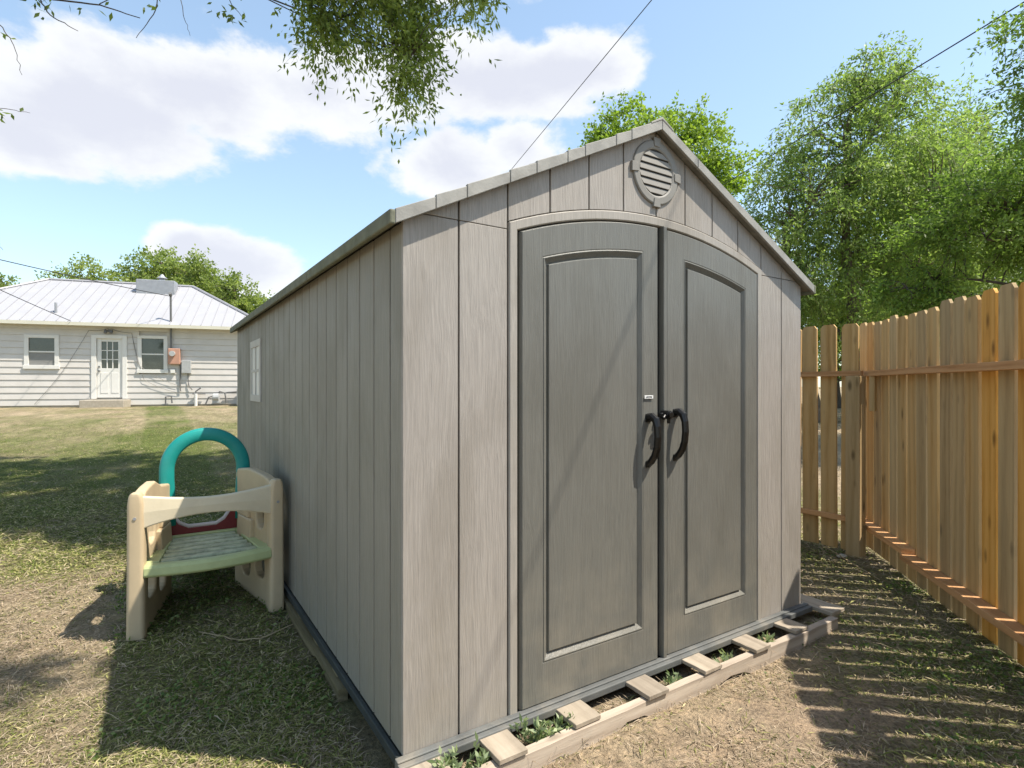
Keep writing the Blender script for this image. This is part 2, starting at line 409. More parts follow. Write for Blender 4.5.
# smooth value noise for greens and straw
_rs = np.random.RandomState(3); _G = _rs.rand(256, 256)
def vnoise(x, y, s):
    x = np.asarray(x)*s+100.3; y = np.asarray(y)*s+57.7
    xi = np.floor(x).astype(int); yi = np.floor(y).astype(int); fx = x-xi; fy = y-yi
    fx = fx*fx*(3-2*fx); fy = fy*fy*(3-2*fy)
    g = lambda a, b: _G[a % 256, b % 256]
    return (g(xi,yi)*(1-fx)+g(xi+1,yi)*fx)*(1-fy)+(g(xi,yi+1)*(1-fx)+g(xi+1,yi+1)*fx)*fy
def fbm(x, y, s, o=5):
    t = 0; a = 0.5; n = 0
    for k in range(o): t = t + a*vnoise(x, y, s*2**k); n += a; a *= 0.55
    return t/n
FA = np.array([2.962, -0.699]); FB = np.array([4.040, 0.293]); FD = (FB-FA)/np.linalg.norm(FB-FA)
FN = np.array([-FD[1], FD[0]])      # points to the shed side
def fence_dist(x, y): return (x-FA[0])*FN[0] + (y-FA[1])*FN[1]
def green_amount(x, y):
    """how much living grass grows at a place: 0 bare straw / dirt, 1 dense green"""
    f = (x-CAMX)*FX + (y-CAMY)*FY; lat = (x-CAMX)*RX + (y-CAMY)*RY
    n = fbm(x, y, 0.9); n2 = fbm(x+7, y-3, 3.2)
    g = 0.09 + 1.1*(n-0.5) + 0.7*(n2-0.5)
    lawn = sm(f, 3.3, 5.2)*(1-sm(x, -0.2, 0.6)*(1-sm(y, 4.6, 5.4)))
    g = g + 0.80*lawn
    g = g - 0.16*(1-sm(x, -1.1, -0.85))*(1-sm(f, 3.4, 4.4))
    g = g - 0.52*sm(f, 9.0, 14)                                        # thinner, drier towards the house
    side = (1-sm(np.abs(x+0.42), 0.36, 0.52))*sm(y, 0.3, 0.9)          # grass in the lee of the shed
    g = g + 0.42*side
    fd = fence_dist(x, y)
    right = sm(x, 1.7, 2.5)
    g = g + right*(0.36*(1-sm(np.abs(fd-0.15), 0.3, 0.9)))
    dirt = sm(x, -0.1, 0.5)*(1-sm(fd, 0.2, 1.0)*0)*(1-sm(y, -0.15, 0.0))*sm(fd, 0.8, 1.5)
    g = g - 0.55*dirt
    outside = 1-sm(fd, -0.6, -0.1)
    g = g - 0.25*outside*(x > 2)
    return np.clip(g, 0, 1)
def ground_color(x, y):
    g = green_amount(x, y)[..., None]
    n = fbm(x, y, 14, 4)[..., None]; n3 = fbm(x+31, y+11, 2.0, 4)[..., None]
    straw = np.array([0.37, 0.30, 0.212])*(0.62+0.75*n)
    dirt = np.array([0.265, 0.195, 0.140])*(0.7+0.6*n)
    dry = straw*np.clip(0.25+1.1*n3, 0, 1) + dirt*(1-np.clip(0.25+1.1*n3, 0, 1))
    green = np.array([0.105, 0.130, 0.040])*(0.55+0.9*n)
    bare = (sm(x, 0.5, 1.0)*(1-sm(x, 2.0, 2.9))*(1-sm(y, -0.45, -0.2)))[..., None]*np.clip(0.5+1.6*(fbm(x+5, y+1, 1.6, 4)[..., None]-0.4), 0, 1)
    dry = dry*(1-bare) + np.array([0.33, 0.25, 0.19])*(0.75+0.5*n)*bare
    return dry*(1-g)+green*g

nn = 720
u = np.linspace(-1, 1, nn)
k = 6.2
ax = np.sinh(u*k)/np.sinh(k)*450
cx, cy = -0.2, 1.0
X, Y = np.meshgrid(cx+ax, cy+ax, indexing='ij')
Z = terrain(X, Y)
me = bpy.data.meshes.new('ground')
vs = np.stack([X, Y, Z], -1).reshape(-1, 3)
idx = np.arange(nn*nn).reshape(nn, nn)
q = np.stack([idx[:-1,:-1], idx[1:,:-1], idx[1:,1:], idx[:-1,1:]], -1).reshape(-1, 4)
me.vertices.add(len(vs)); me.vertices.foreach_set('co', vs.astype(np.float32).ravel())
me.loops.add(q.size); me.loops.foreach_set('vertex_index', q.astype(np.int32).ravel())
me.polygons.add(len(q)); me.polygons.foreach_set('loop_start', np.arange(0, q.size, 4, dtype=np.int32)); me.polygons.foreach_set('loop_total', np.full(len(q), 4, dtype=np.int32))
gc = ground_color(vs[:, 0], vs[:, 1])
at = me.attributes.new('col', 'FLOAT_COLOR', 'POINT'); at.data.foreach_set('color', np.concatenate([gc, np.ones((len(gc), 1))], 1).astype(np.float32).ravel())
me.update(); me.validate()
m_, n, b, _ = mat('ground_soil_and_straw')
ca = n.new('ShaderNodeAttribute', attribute_name='col').outputs['Color']
co = n.new('ShaderNodeTexCoord').outputs['Object']
f1 = n.noise(co, 60, 6, 0.7); f2 = n.noise(n.mapping(co, scale=(1, 3.0, 1), rot=(0, 0, 0.5)), 90, 3, 0.6, 0.8)
f3 = n.noise(co, 8, 5, 0.65, 0.4)
c = n.mix(1.0, ca, n.ramp(f1, [(0.30, (0.45, 0.45, 0.45)), (0.5, (0.95, 0.95, 0.95)), (0.72, (1.55, 1.5, 1.4))]), 'MULTIPLY')
c = n.mix(n.mapr(f2, 0.58, 0.72, 0, 0.4), c, (0.42, 0.35, 0.25))
c = n.mix(1.0, c, n.ramp(f3, [(0.3, (0.78, 0.80, 0.78)), (0.7, (1.16, 1.12, 1.06))]), 'MULTIPLY')
n.put(b.inputs['Base Color'], c); b.inputs['Roughness'].default_value = 0.95; b.inputs['Specular IOR Level'].default_value = 0.1
bump(n, b, n.math('ADD', f1, n.math('MULTIPLY', f2, 0.5)), 0.9, 0.02)
ground = link('ground', me, m_, smooth=True); ground['kind'] = 'structure'

# ---------------------------------------------------------------- the shed
SH_L = 4.35; SW = 2.40; PK = 1.21; Z0 = 0.10
def roof_z(x):      # top of roof over the width
    return 2.535 - 0.4985*abs(x-PK)*(1.24/1.25)
def under(x): return roof_z(x) - 0.035
shed = thing('garden_shed', 'grey-brown resin garden shed with gabled roof and two dark arched doors', 'shed')
def arch(x, x0=0.418, x1=2.02, z0=1.962, apex=2.112):
    c = (x0+x1)/2; h = (x1-x0)/2; rise = apex-z0; rad = (h*h+rise*rise)/(2*rise)
    return apex - rad + math.sqrt(max(rad*rad-(x-c)**2, 0))
seams = [0.0, 0.211, 0.418, 0.617, 0.819, 1.015, 1.219, 1.415, 1.615, 1.820, 2.020, 2.208, 2.40]
mb = MB(); g = 0.0036
JZ = 1.936
for x0, x1 in zip(seams[:-1], seams[1:]):
    a = x0 + (g if x0 > 0 else 0); b_ = x1 - (g if x1 < SW else 0)
    xs = [a+(b_-a)*i/6 for i in range(7)]
    if PK > a and PK < b_: xs = sorted(xs+[PK])
    top = [(x, under(x)) for x in reversed(xs)]
    if b_ <= 0.42 or a >= 2.015:
        full = [(a, Z0), (b_, Z0)] + top
        def clip(poly, zc, keep_low):
            out_ = []
            for p, q_ in zip(poly, poly[1:]+poly[:1]):
                ip = (p[1] <= zc) == keep_low; iq = (q_[1] <= zc) == keep_low
                if ip: out_.append(p)
                if ip != iq:
                    t = (zc-p[1])/(q_[1]-p[1]); out_.append((p[0]+(q_[0]-p[0])*t, zc))
            return out_
        for pl_ in (clip(full, JZ-0.0012, True), clip(full, JZ+0.0012, False)):
            if len(pl_) >= 3: mb.prism(pl_, 0.0, 0.018)
    else:
        bot = [(x, arch(x)+0.004) for x in xs]
        mb.prism(bot+top, 0.0, 0.018)
front = mb.build('front_wall', M['wall'], shed, bevel=0.002)
# core behind the grooves
mb = MB(); mb.prism([(0.012, Z0), (0.40, Z0), (0.40, JZ), (0.40, 2.1), (0.012, 1.88)], 0.016, 0.03)
mb.prism([(2.03, Z0), (SW-0.012, Z0), (SW-0.012, 1.88), (2.03, 2.1)], 0.016, 0.03)
xs = [0.40+(1.63)*i/16 for i in range(17)]
mb.prism([(x, arch(x)-0.03) for x in xs] + [(x, under(x)-0.01) for x in reversed(sorted(xs+[PK]))], 0.016, 0.03)
mb.build('wall_core', M['core'], shed)
# side walls
def side_wall(xo, sgn, name):
    mb = MB(); ys = [0.0]; y = 0.121
    while y < SH_L-0.05: ys.append(y); y += 0.1722
    ys.append(SH_L)
    wy0, wy1, wz0, wz1 = 2.90, 3.38, 1.225, 1.715
    for i, (a, b_) in enumerate(zip(ys[:-1], ys[1:])):
        a += 0.0055 if a > 0 else 0.018; b_ -= 0.0055
        zt = under(0.0)-0.002
        xa, xb = (xo, xo+0.018*sgn)
        mb.prism([(a, Z0), (b_, Z0), (b_, zt), (a, zt)], min(xa, xb), max(xa, xb), 'YZ')
        # raised middle rib of each board
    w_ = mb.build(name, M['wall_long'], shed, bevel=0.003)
    mb = MB(); mb.prism([(0.02, Z0), (SH_L-0.02, Z0), (SH_L-0.02, zt-0.01), (0.02, zt-0.01)], min(xo+0.017*sgn, xo+0.024*sgn), max(xo+0.017*sgn, xo+0.024*sgn), 'YZ')
    mb.build('wall_core', M['core'], shed); return w_
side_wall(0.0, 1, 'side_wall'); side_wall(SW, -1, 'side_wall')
mb = MB()
for x0, x1 in zip(seams[:-1], seams[1:]):
    a = x0+(g if x0 > 0 else 0.02); b_ = x1-(g if x1 < SW else 0.02)
    pts = [(b_, under(b_)), (a, under(a))]
    if a < PK < b_: pts.insert(1, (PK, under(PK)))
    mb.prism([(a, Z0), (b_, Z0)]+pts, SH_L-0.02, SH_L)
mb.build('rear_wall', M['wall'], shed, bevel=0.003)
# window on the left wall
def shed_window():
    y0, y1, z0, z1 = 2.89, 3.39, 1.22, 1.715; w = 0.055
    mb = MB()
    mb.box(-0.012, -0.0, y0, y1, z1-w, z1); mb.box(-0.012, 0.0, y0, y1, z0, z0+w)
    mb.box(-0.011, 0.0, y0, y0+w, z0+w, z1-w); mb.box(-0.011, 0.0, y1-w, y1, z0+w, z1-w)
    fr = mb.build('window', M['windowframe'], shed, bevel=0.002)
    MB().box(-0.003, -0.001, y0+w, y1-w, z0+w, z1-w).build('pane', M['pane'], fr)
    mb = MB(); ym = (y0+y1)/2; zm = (z0+z1)/2
    mb.box(-0.010, -0.0035, ym-0.011, ym+0.011, z0+w, z1-w)
    mb.box(-0.009, -0.0035, y0+w, ym-0.011, zm-0.011, zm+0.011); mb.box(-0.009, -0.0035, ym+0.011, y1-w, zm-0.011, zm+0.011)
    mb.build('muntin', M['windowframe'], fr, bevel=0.001)
shed_window()
# roof
ov = 0.045
for sgn, nm in ((-1, 'roof_panel'), (1, 'roof_panel')):
    mb = MB(); xe = -0.04 if sgn < 0 else 2.455
    # rows of shingle courses, each a shallow step
    nrow = 7
    for r_ in range(nrow):
        xa = PK + (xe-PK)*r_/nrow; xb = PK + (xe-PK)*(r_+1)/nrow
        za, zb = roof_z(xa)-0.002, roof_z(xb)+0.006
        ya, yb = -0.030, SH_L+0.030
        vs_ = [(xa, ya, za-0.03), (xb, ya, zb-0.036), (xb, ya, zb), (xa, ya, za), (xa, yb, za-0.03), (xb, yb, zb-0.036), (xb, yb, zb), (xa, yb, za)]
        mb.add(vs_, [(0,1,2,3), (7,6,5,4), (0,4,5,1), (1,5,6,2), (2,6,7,3), (3,7,4,0)])
    mb.build(nm, M['roof'], shed)
# rake trim: stepped shingle ends on the left slope, long smooth pieces on the right slope
def rake_piece(mb, xa, xb, lo, hi, za_off, zb_off, th=0.041):
    za, zb = roof_z(xa), roof_z(xb)
    mb.add([(xa, lo, za-th), (xb, lo, zb-th), (xb, lo, zb+zb_off), (xa, lo, za+za_off), (xa, hi, za-th), (xb, hi, zb-th), (xb, hi, zb+zb_off), (xa, hi, za+za_off)],
           [(0,1,2,3), (7,6,5,4), (0,4,5,1), (1,5,6,2), (2,6,7,3), (3,7,4,0)])
for yy in ((-ov, -0.031), (SH_L+0.031, SH_L+ov)):
    mb = MB(); t = PK
    for q_ in [0.19, 0.09, 0.17, 0.09, 0.15, 0.12, 0.18, 0.12, 0.15]:
        xb = max(t-q_, -0.045)
        rake_piece(mb, t, xb+0.0022, yy[0], yy[1], 0.001, 0.008)
        t = xb
    for xa, xb in ((PK+0.0015, 1.452), (1.4545, 2.46)): rake_piece(mb, xa, xb, yy[0], yy[1], 0.004, 0.004)
    mb.build('rake_trim', M['rake'], shed, bevel=0.002, segs=1)
for xa, xb, nm in ((-0.062, -0.041, 'eave_trim'), (2.461, 2.482, 'eave_trim')):
    mb = MB(); z1 = roof_z(-0.04)+0.004
    yj = [-ov, 1.12, 2.86, SH_L+ov]
    for a, b_ in zip(yj[:-1], yj[1:]): mb.box(xa, xb, a+0.001, b_-0.001, z1-0.050, z1)
    mb.build(nm, M['eave'], shed, bevel=0.006)
mb = MB()
mb.prism([(PK-0.07, roof_z(PK-0.07)+0.010), (PK, roof_z(PK)+0.014), (PK+0.07, roof_z(PK+0.07)+0.010), (PK+0.07, roof_z(PK+0.07)+0.001), (PK, roof_z(PK)+0.002), (PK-0.07, roof_z(PK-0.07)+0.001)], -ov-0.002, SH_L+ov+0.002)
mb.build('ridge_cap', M['rake'], shed, bevel=0.002)
# underside of the overhang / soffit is the roof panel itself
# door frame
mb = MB()
def frame_loop(i, y, x0=0.421, x1=2.017, w=0.0):
    pts = []
    a, b_ = x0+w, x1-w; nt = 24
    zz = lambda x: arch(x) - w*1.05
    pts.append((a, y, Z0+0.001)); 
    for k_ in range(nt+1):
        x = a+(b_-a)*k_/nt; pts.append((x, y, zz(x)))
    pts.append((b_, y, Z0+0.001))
    return pts
lo = [frame_loop(0, 0.03), frame_loop(0, -0.003), frame_loop(0, -0.007, w=0.004), frame_loop(0, -0.007, w=0.034), frame_loop(0, -0.002, w=0.038), frame_loop(0, 0.03, w=0.040)]
n_ = len(lo[0]); allv = [p for l in lo for p in l]
fs = [(k_*n_+i, k_*n_+i+1, (k_+1)*n_+i+1, (k_+1)*n_+i) for k_ in range(len(lo)-1) for i in range(n_-1)]
mb.add(allv, fs)
mb.build('door_frame', M['trim'], shed)
MB().box(0.40, 2.04, 0.035, 0.04, Z0, 1.97).build('door_backing', M['core'], shed)
# doors
def door(x0, x1, px0, px1, hx, rib):
    top = lambda x: arch(x) - 0.045
    z0 = Z0+0.004
    def loop(a, b_, zb, zt, y, n=14):
        p = [(a, y, zb)] + [(a+(b_-a)*i/n, y, zt(a+(b_-a)*i/n)) for i in range(n+1)] + [(b_, y, zb)]
        return p
    pt = lambda x: arch(x) - 0.165
    pz = 0.262
    def pl(w, y): return loop(px0+w, px1-w, pz+w, lambda x: pt(x)-w*1.05, y)
    # rounded slab edge, sloping moulding, sharp inner groove, flat raised field
    loops = [loop(x0, x1, z0, top, 0.03), loop(x0, x1, z0, top, 0.004), loop(x0+0.006, x1-0.006, z0+0.006, lambda x: top(x)-0.006, -0.010),
             pl(0, -0.010), pl(0.0015, -0.0085), pl(0.0045, -0.0085), pl(0.0055, -0.0115), pl(0.009, -0.0115), pl(0.030, 0.006), pl(0.0335, 0.0068), pl(0.0350, -0.004), pl(0.038, -0.005)]
    mb = MB(); mb.loft(loops)
    d = mb.build('door', M['door'], shed, bevel=0.0015, segs=1)
    if rib:
        mb = MB(); mb.prism([(x0-0.027, z0), (x0-0.005, z0), (x0-0.005, arch(x0)-0.040), (x0-0.027, arch(x0)-0.036)], -0.020, 0.03)
        mb.build('astragal', M['door'], d, bevel=0.004)
    return d
dl = door(0.472, 1.222, 0.572, 1.126, 0, False)
dr = door(1.274, 1.972, 1.392, 1.872, 0, True)
def handle(hx, zt, zb, parent, lean):
    H = zt-zb; mb = MB()
    ctr = [(-0.008, 0.0), (-0.034, 0.004), (-0.055, -0.010), (-0.066, -0.040), (-0.069, -0.085), (-0.064, -0.130), (-0.050, -0.168), (-0.030, -0.195), (-0.010, -0.210)]
    ctr = [(y, z*H/0.21) for y, z in ctr]; loops = []
    for i, (y, z) in enumerate(ctr):
        a, b_ = ctr[max(i-1, 0)], ctr[min(i+1, len(ctr)-1)]
        ty, tz = b_[0]-a[0], b_[1]-a[1]; l_ = math.hypot(ty, tz); ny, nz = -tz/l_, ty/l_
        hw = 0.0175; ht = 0.0140 + (0.003 if i < 3 else 0)
        ring = []
        for k_ in range(8):
            a_ = 2*math.pi*(k_+0.5)/8; cu, su = math.cos(a_)*1.08, math.sin(a_)*1.08
            ring.append((hx+hw*cu, y+ny*ht*su, zt+z+nz*ht*su))
        loops.append(ring)
    mb.loft(loops)
    mb.box(hx-0.016, hx+0.016, -0.014, -0.009, zt-0.022, zt+0.016)
    mb.box(hx-0.015, hx+0.015, -0.014, -0.009, zb-0.014, zb+0.016)
    return mb.build('handle', M['black'], parent, bevel=0.0015)
handle(1.155, 1.205, 0.995, dl, 1); handle(1.335, 1.222, 1.012, dr, 1)
MB().box(1.2235, 1.2460, 0.010, 0.030, Z0+0.004, arch(1.238)-0.042).build('door_gap_shade', M['core'], shed)  # black strip standing in for the shade in the gap between the doors
# hasp between the doors
mb = MB()
mb.tube([(1.242, -0.014, 1.215), (1.242, -0.062, 1.215)], 0.020, 12)
mb.tube([(1.242, -0.062, 1.215), (1.242, -0.070, 1.215)], 0.015, 12)
mb.box(1.205, 1.255, -0.038, -0.020, 1.206, 1.224)
mb.tube([(1.222, -0.048, 1.212), (1.206, -0.052, 1.200)], 0.009, 8)
mb.tube([(1.250, -0.044, 1.196), (1.252, -0.044, 1.176)], 0.008, 8)
mb.build('latch', M['black'], shed, bevel=0.002)
# small maker's badge on the left door
bd = MB(); bd.box(1.128, 1.182, -0.0165, -0.0142, 1.288, 1.303); bd = bd.build('badge', M['badge'], dl, bevel=0.001)
def text_part(body, size, loc, rot, m_, parent, name='lettering', sx=1.0):
    c = bpy.data.curves.new(name, 'FONT'); c.body = body; c.size = size; c.align_x = 'CENTER'; c.align_y = 'CENTER'; c.extrude = 0.0004
    o = bpy.data.objects.new(name+'_tmp', c); COL.objects.link(o)
    dg = bpy.context.evaluated_depsgraph_get(); me = bpy.data.meshes.new_from_object(o.evaluated_get(dg))
    bpy.data.objects.remove(o)
    me.transform(Matrix.Translation(loc) @ rot.to_4x4() @ Matrix.Diagonal((sx, 1, 1, 1)))
    return link(name, me, m_, parent)
text_part('LIFETIME', 0.0105, (1.155, -0.0171, 1.2955), Matrix.Rotation(R(90), 3, 'X'), M['ink'], bd, sx=0.95)
# gable vent
def gable_vent():
    cx_, cz_ = 1.212, 2.312; Ro, Ri = 0.145, 0.104
    mb = MB(); n = 48
    def ring(r, y): return [(cx_+r*math.cos(2*math.pi*i/n), y, cz_+r*math.sin(2*math.pi*i/n)) for i in range(n)]
    mb.loft([ring(Ro, 0.0), ring(Ro, -0.006), ring(Ro-0.005, -0.010), ring(Ri+0.008, -0.010), ring(Ri, -0.006), ring(Ri, -0.002)], False, False)
    for k_ in range(4):
        a = math.pi/2*k_; c_, s_ = math.cos(a), math.sin(a)
        loops = []
        for y in (-0.0, -0.014):
            loops.append([(cx_+c_*r-s_*w, y, cz_+s_*r+c_*w) for r, w in ((Ri+0.012, -0.017), (Ro+0.012, -0.023), (Ro+0.012, 0.023), (Ri+0.012, 0.017))])
        mb.loft(loops)
    v = mb.build('vent', M['vent'], shed, bevel=0.0015, segs=1)
    MB().loft([ring(Ri+0.002, -0.003), ring(Ri+0.002, -0.0012)]).build('vent_backing', M['core'], v)
    mb = MB()
    for i in range(6):
        z = cz_ + 0.0815 - i*0.0325
        hw = math.sqrt(max(Ri*Ri-(z+0.013-cz_)**2, 1e-6)); hb = math.sqrt(max(Ri*Ri-(z-0.0145-cz_)**2, 1e-6))
        mb.add([(cx_-hw, -0.004, z+0.013), (cx_+hw, -0.004, z+0.013), (cx_+hb, -0.009, z-0.0125), (cx_-hb, -0.009, z-0.0125),
                (cx_-hw, -0.002, z+0.011), (cx_+hw, -0.002, z+0.011), (cx_+hb, -0.007, z-0.0145), (cx_-hb, -0.007, z-0.0145)],
               [(0,1,2,3), (7,6,5,4), (0,3,7,4), (1,5,6,2), (3,2,6,7), (0,4,5,1)])
    mb.build('vent_slats', M['slat'], v)
gable_vent()
# floor rim
mb = MB()
mb.box(-0.030, SW+0.030, -0.052, -0.001, 0.070, 0.0985); mb.box(-0.030, SW+0.030, -0.030, -0.001, 0.0985, 0.106)
mb.build('floor_rim', M['sill'], shed, bevel=0.006)
M['sill_side'] = plain('floor_rim_side', (0.035, 0.042, 0.042), 0.6, 0.2, 9, 0.2)
for xa, xb in ((-0.020, -0.001), (SW+0.001, SW+0.020)): MB().box(xa, xb, 0.0, SH_L+0.02, 0.062, 0.0985).build('floor_rim', M['sill_side'], shed, bevel=0.004)
MB().box(0.0, SW, 0.002, SH_L, 0.085, 0.0995).build('floor', M['core'], shed)

# ---------------------------------------------------------------- pallets under the shed
def rough_board(mb, x0, x1, y0, y1, z0, z1, seed, axis='X', chips=()):
    rr = random.Random(seed); n = 26; loops = []
    for i in range(n+1):
        t = i/n
        if axis == 'X':
            x = x0+(x1-x0)*t; j = lambda: rr.uniform(-0.002, 0.002)
            zb = z0 + max([d*math.exp(-((t-c_)/w)**4) for c_, w, d in chips] + [0])
            loops.append([(x, y0+j(), zb), (x, y0+j(), z1+j()), (x, y1+j(), z1+j()), (x, y1+j(), zb)])
        else:
            y = y0+(y1-y0)*t; j = lambda: rr.uniform(-0.0012, 0.0012)
            loops.append([(x0+j(), y, z0), (x0+j(), y, z1+j()), (x1+j(), y, z1+j()), (x1+j(), y, z0)])
    mb.loft(loops)
pal = thing('wooden_pallet', 'weathered wooden pallet sticking out beneath the shed doors', 'pallet', (0, 0, 0))
mb = MB(); rough_board(mb, 0.02, 2.46, -0.176, -0.138, -0.03, 0.070, 1, chips=((0.36, 0.045, 0.05), (0.62, 0.05, 0.045), (0.12, 0.03, 0.03)))
mb.build('stringer', M['pallet'], pal, bevel=0.002, segs=1)
mb = MB(); rough_board(mb, 0.03, 2.42, 0.46, 0.50, -0.03, 0.066, 2); mb.build('stringer', M['pallet'], pal)
for i, xb in enumerate([0.055, 0.325, 0.668, 1.035, 1.39, 1.755, 2.11]):
    mb = MB(); w = random.choice([0.058, 0.062, 0.066])
    rough_board(mb, xb-w, xb+w, -0.176+random.uniform(-0.010, 0.006), 0.55, 0.0515+0.0, 0.0685+0.0, 10+i, 'Y')
    ob = mb.build('deck_board', M['pallet_y'], pal, bevel=0.0015, segs=1)
    ob.location.z = 0.0235 if i else 0.0235
    ob.rotation_euler = (0, 0, R(random.uniform(-0.6, 0.6)))
mb = MB(); mb.box(2.45, 2.585, -0.15, 0.30, 0.070, 0.090)
ob = mb.build('deck_board', M['pallet_y'], pal, bevel=0.002)
M['pallet_old'] = wood('pallet_old_wood', (0.10, 0.085, 0.045), (0.18, 0.15, 0.085), (0.27, 0.23, 0.14), axis='X')
pal2 = thing('wooden_pallet', 'old wooden pallet half buried along the shaded long side of the shed', 'pallet', (0, 0.6, 0))
mb = MB(); rough_board(mb, 0.0, 3.6, -0.02, 0.02, -0.04, 0.034, 5, chips=((0.1, 0.04, 0.05), (0.33, 0.05, 0.045), (0.6, 0.05, 0.04)))
ob = mb.build('stringer', M['pallet_old'], pal2); ob.rotation_euler = (0, 0, R(90)); ob.location = (-0.012, 0.05, 0)
for i in range(9):
    mb = MB(); mb.box(-0.03, 0.6, -0.045, 0.045, 0.0, 0.018); ob = mb.build('deck_board', M['pallet_old'], pal2, bevel=0.002); ob.location = (0.02, 0.2+0.36*i, 0.036)

# ---------------------------------------------------------------- fences
def picket_mesh(seed, h):
    rr = random.Random(seed); w = 0.0645; t = 0.0165; ear = 0.022
    prof = [(-w, 0), (w, 0), (w, h-ear*1.25), (w-ear, h), (-w+ear, h), (-w, h-ear*1.25)]
    mb = MB(); bow = rr.uniform(-0.003, 0.003)
    zs = [0, h*0.25, h*0.5, h*0.75, h-ear*1.25]
    left = [(-w+bow*math.sin(z/h*math.pi), z) for z in zs]; right = [(w+bow*math.sin(z/h*math.pi), z) for z in zs]
    poly = right + [(w-ear, h), (-w+ear, h)] + list(reversed(left))
    mb.prism(poly, 0.0, t)
    me_o = mb.build('picket', None, None, bevel=0.0015, segs=1)
    me = me_o.data; bpy.data.objects.remove(me_o)
    return me
pmeshes = {}
def picket(parent, x, hv, mt, rr, zbase=0.0, lab=None):
    key = (hv, mt)
    if key not in pmeshes:
        me = picket_mesh(len(pmeshes)+5, 1.845+0.006*hv); me.materials.append(M[mt]); pmeshes[key] = me
    o = bpy.data.objects.new('picket', pmeshes[key]); COL.objects.link(o); o.parent = parent
    o.location = (x, rr.uniform(-0.001, 0.002), zbase); o.rotation_euler = (rr.uniform(-0.002, 0.002), rr.uniform(-0.005, 0.005), rr.uniform(-0.03, 0.03))
    return o
def rail(parent, x0, x1, z, h=0.036, d=0.086, m_='rail'):
    mb = MB(); mb.box(x0, x1, -d, -0.001, z-h, z); return mb.build('rail', M[m_], parent, bevel=0.002, segs=1)
rr = random.Random(11)
# side fence: local x along the fence from the near (camera side) end to the corner, local +y away from the yard
ang = math.atan2(FD[1], FD[0])
FB = FB + FD*0.42
near = FA - FD*4.6
Ls = np.linalg.norm(FB-near)
# local y must point outward (away from the shed): with x along FD, +y = FN (to the shed) so build pickets at negative side by flipping the axis
f1 = thing('wooden_fence', 'tall picket fence of tan, grey and orange boards along the right of the yard', 'fence', (FB[0], FB[1], 0.0), ang+math.pi, 'picket fences around the yard')
# local x runs from the corner towards the camera, local +y outward
pitch = 0.1515
mats_ = ['pick_grey', 'pick_tan', 'pick_grey', 'pick_tan', 'pick_grey', 'pick_tan', 'pick_tan', 'pick_grey', 'pick_tan', 'pick_grey', 'pick_grey', 'pick_tan', 'pick_orange', 'pick_grey', 'pick_orange', 'pick_orange', 'pick_orange', 'pick_tan', 'pick_orange']
npk = int(Ls/pitch)
for i in range(npk):
    x = 0.03 + i*pitch + rr.uniform(-0.003, 0.003)
    mt = mats_[i] if i < len(mats_) else rr.choice(['pick_tan', 'pick_orange', 'pick_grey'])
    picket(f1, x, rr.choice([-2, 0, 1, 2]), mt, rr, 0.008 if i > 3 else 0.02)
rail(f1, -0.06, Ls, 1.465, 0.042); rail(f1, 0.02, 1.0, 0.245, 0.04); 
o_ = rail(f1, 0.98, Ls, 0.205, 0.04); 
f1.children[-2].location.z = -0.0
for xp in (-0.03, 2.75, 5.15):
    MB().box(xp-0.045, xp+0.045, 0.018, 0.108, -0.02, 1.60).build('post', M['post'], f1, bevel=0.004)
# back fence along the far side, parallel to the shed's long wall; local x runs away from the corner, +y outward
f2 = thing('wooden_fence', 'back stretch of tan picket fence between the shed and the fence corner', 'fence', (4.03, 0.42, 0.0), math.pi/2, 'picket fences around the yard')
f2.rotation_euler = (0, 0, math.pi/2)
# for rz=90 local x -> +Y, local y -> -X (towards the shed): mirror so that pickets sit on the far side
for i in range(44):
    x = 0.110 + i*0.156 + rr.uniform(-0.003, 0.003)
    o = picket(f2, x, rr.choice([-1, 0, 0, 1]), rr.choice(['pick_tan', 'pick_tan', 'pick_grey']) if i > 2 else 'pick_tan', rr, 0.01)
    o.location.y = -0.018 + rr.uniform(-0.001, 0.001)
MB().box(0.0, 7.5, 0.0, 0.036, 1.425, 1.467).build('rail', M['rail'], f2, bevel=0.002)
MB().box(0.0, 7.5, 0.0, 0.036, 0.25, 0.29).build('rail', M['rail'], f2, bevel=0.002)
MB().box(-0.02, 0.085, 0.0, 0.105, -0.02, 1.423).build('post', M['post'], f2, bevel=0.004)
MB().box(2.9, 3.0, -0.125, -0.025, -0.02, 1.6).build('post', M['post'], f2, bevel=0.004)
MB().box(-0.11, -0.07, 0.02, 0.06, 1.15, 1.422).build('cleat', M['post'], f2, bevel=0.003)

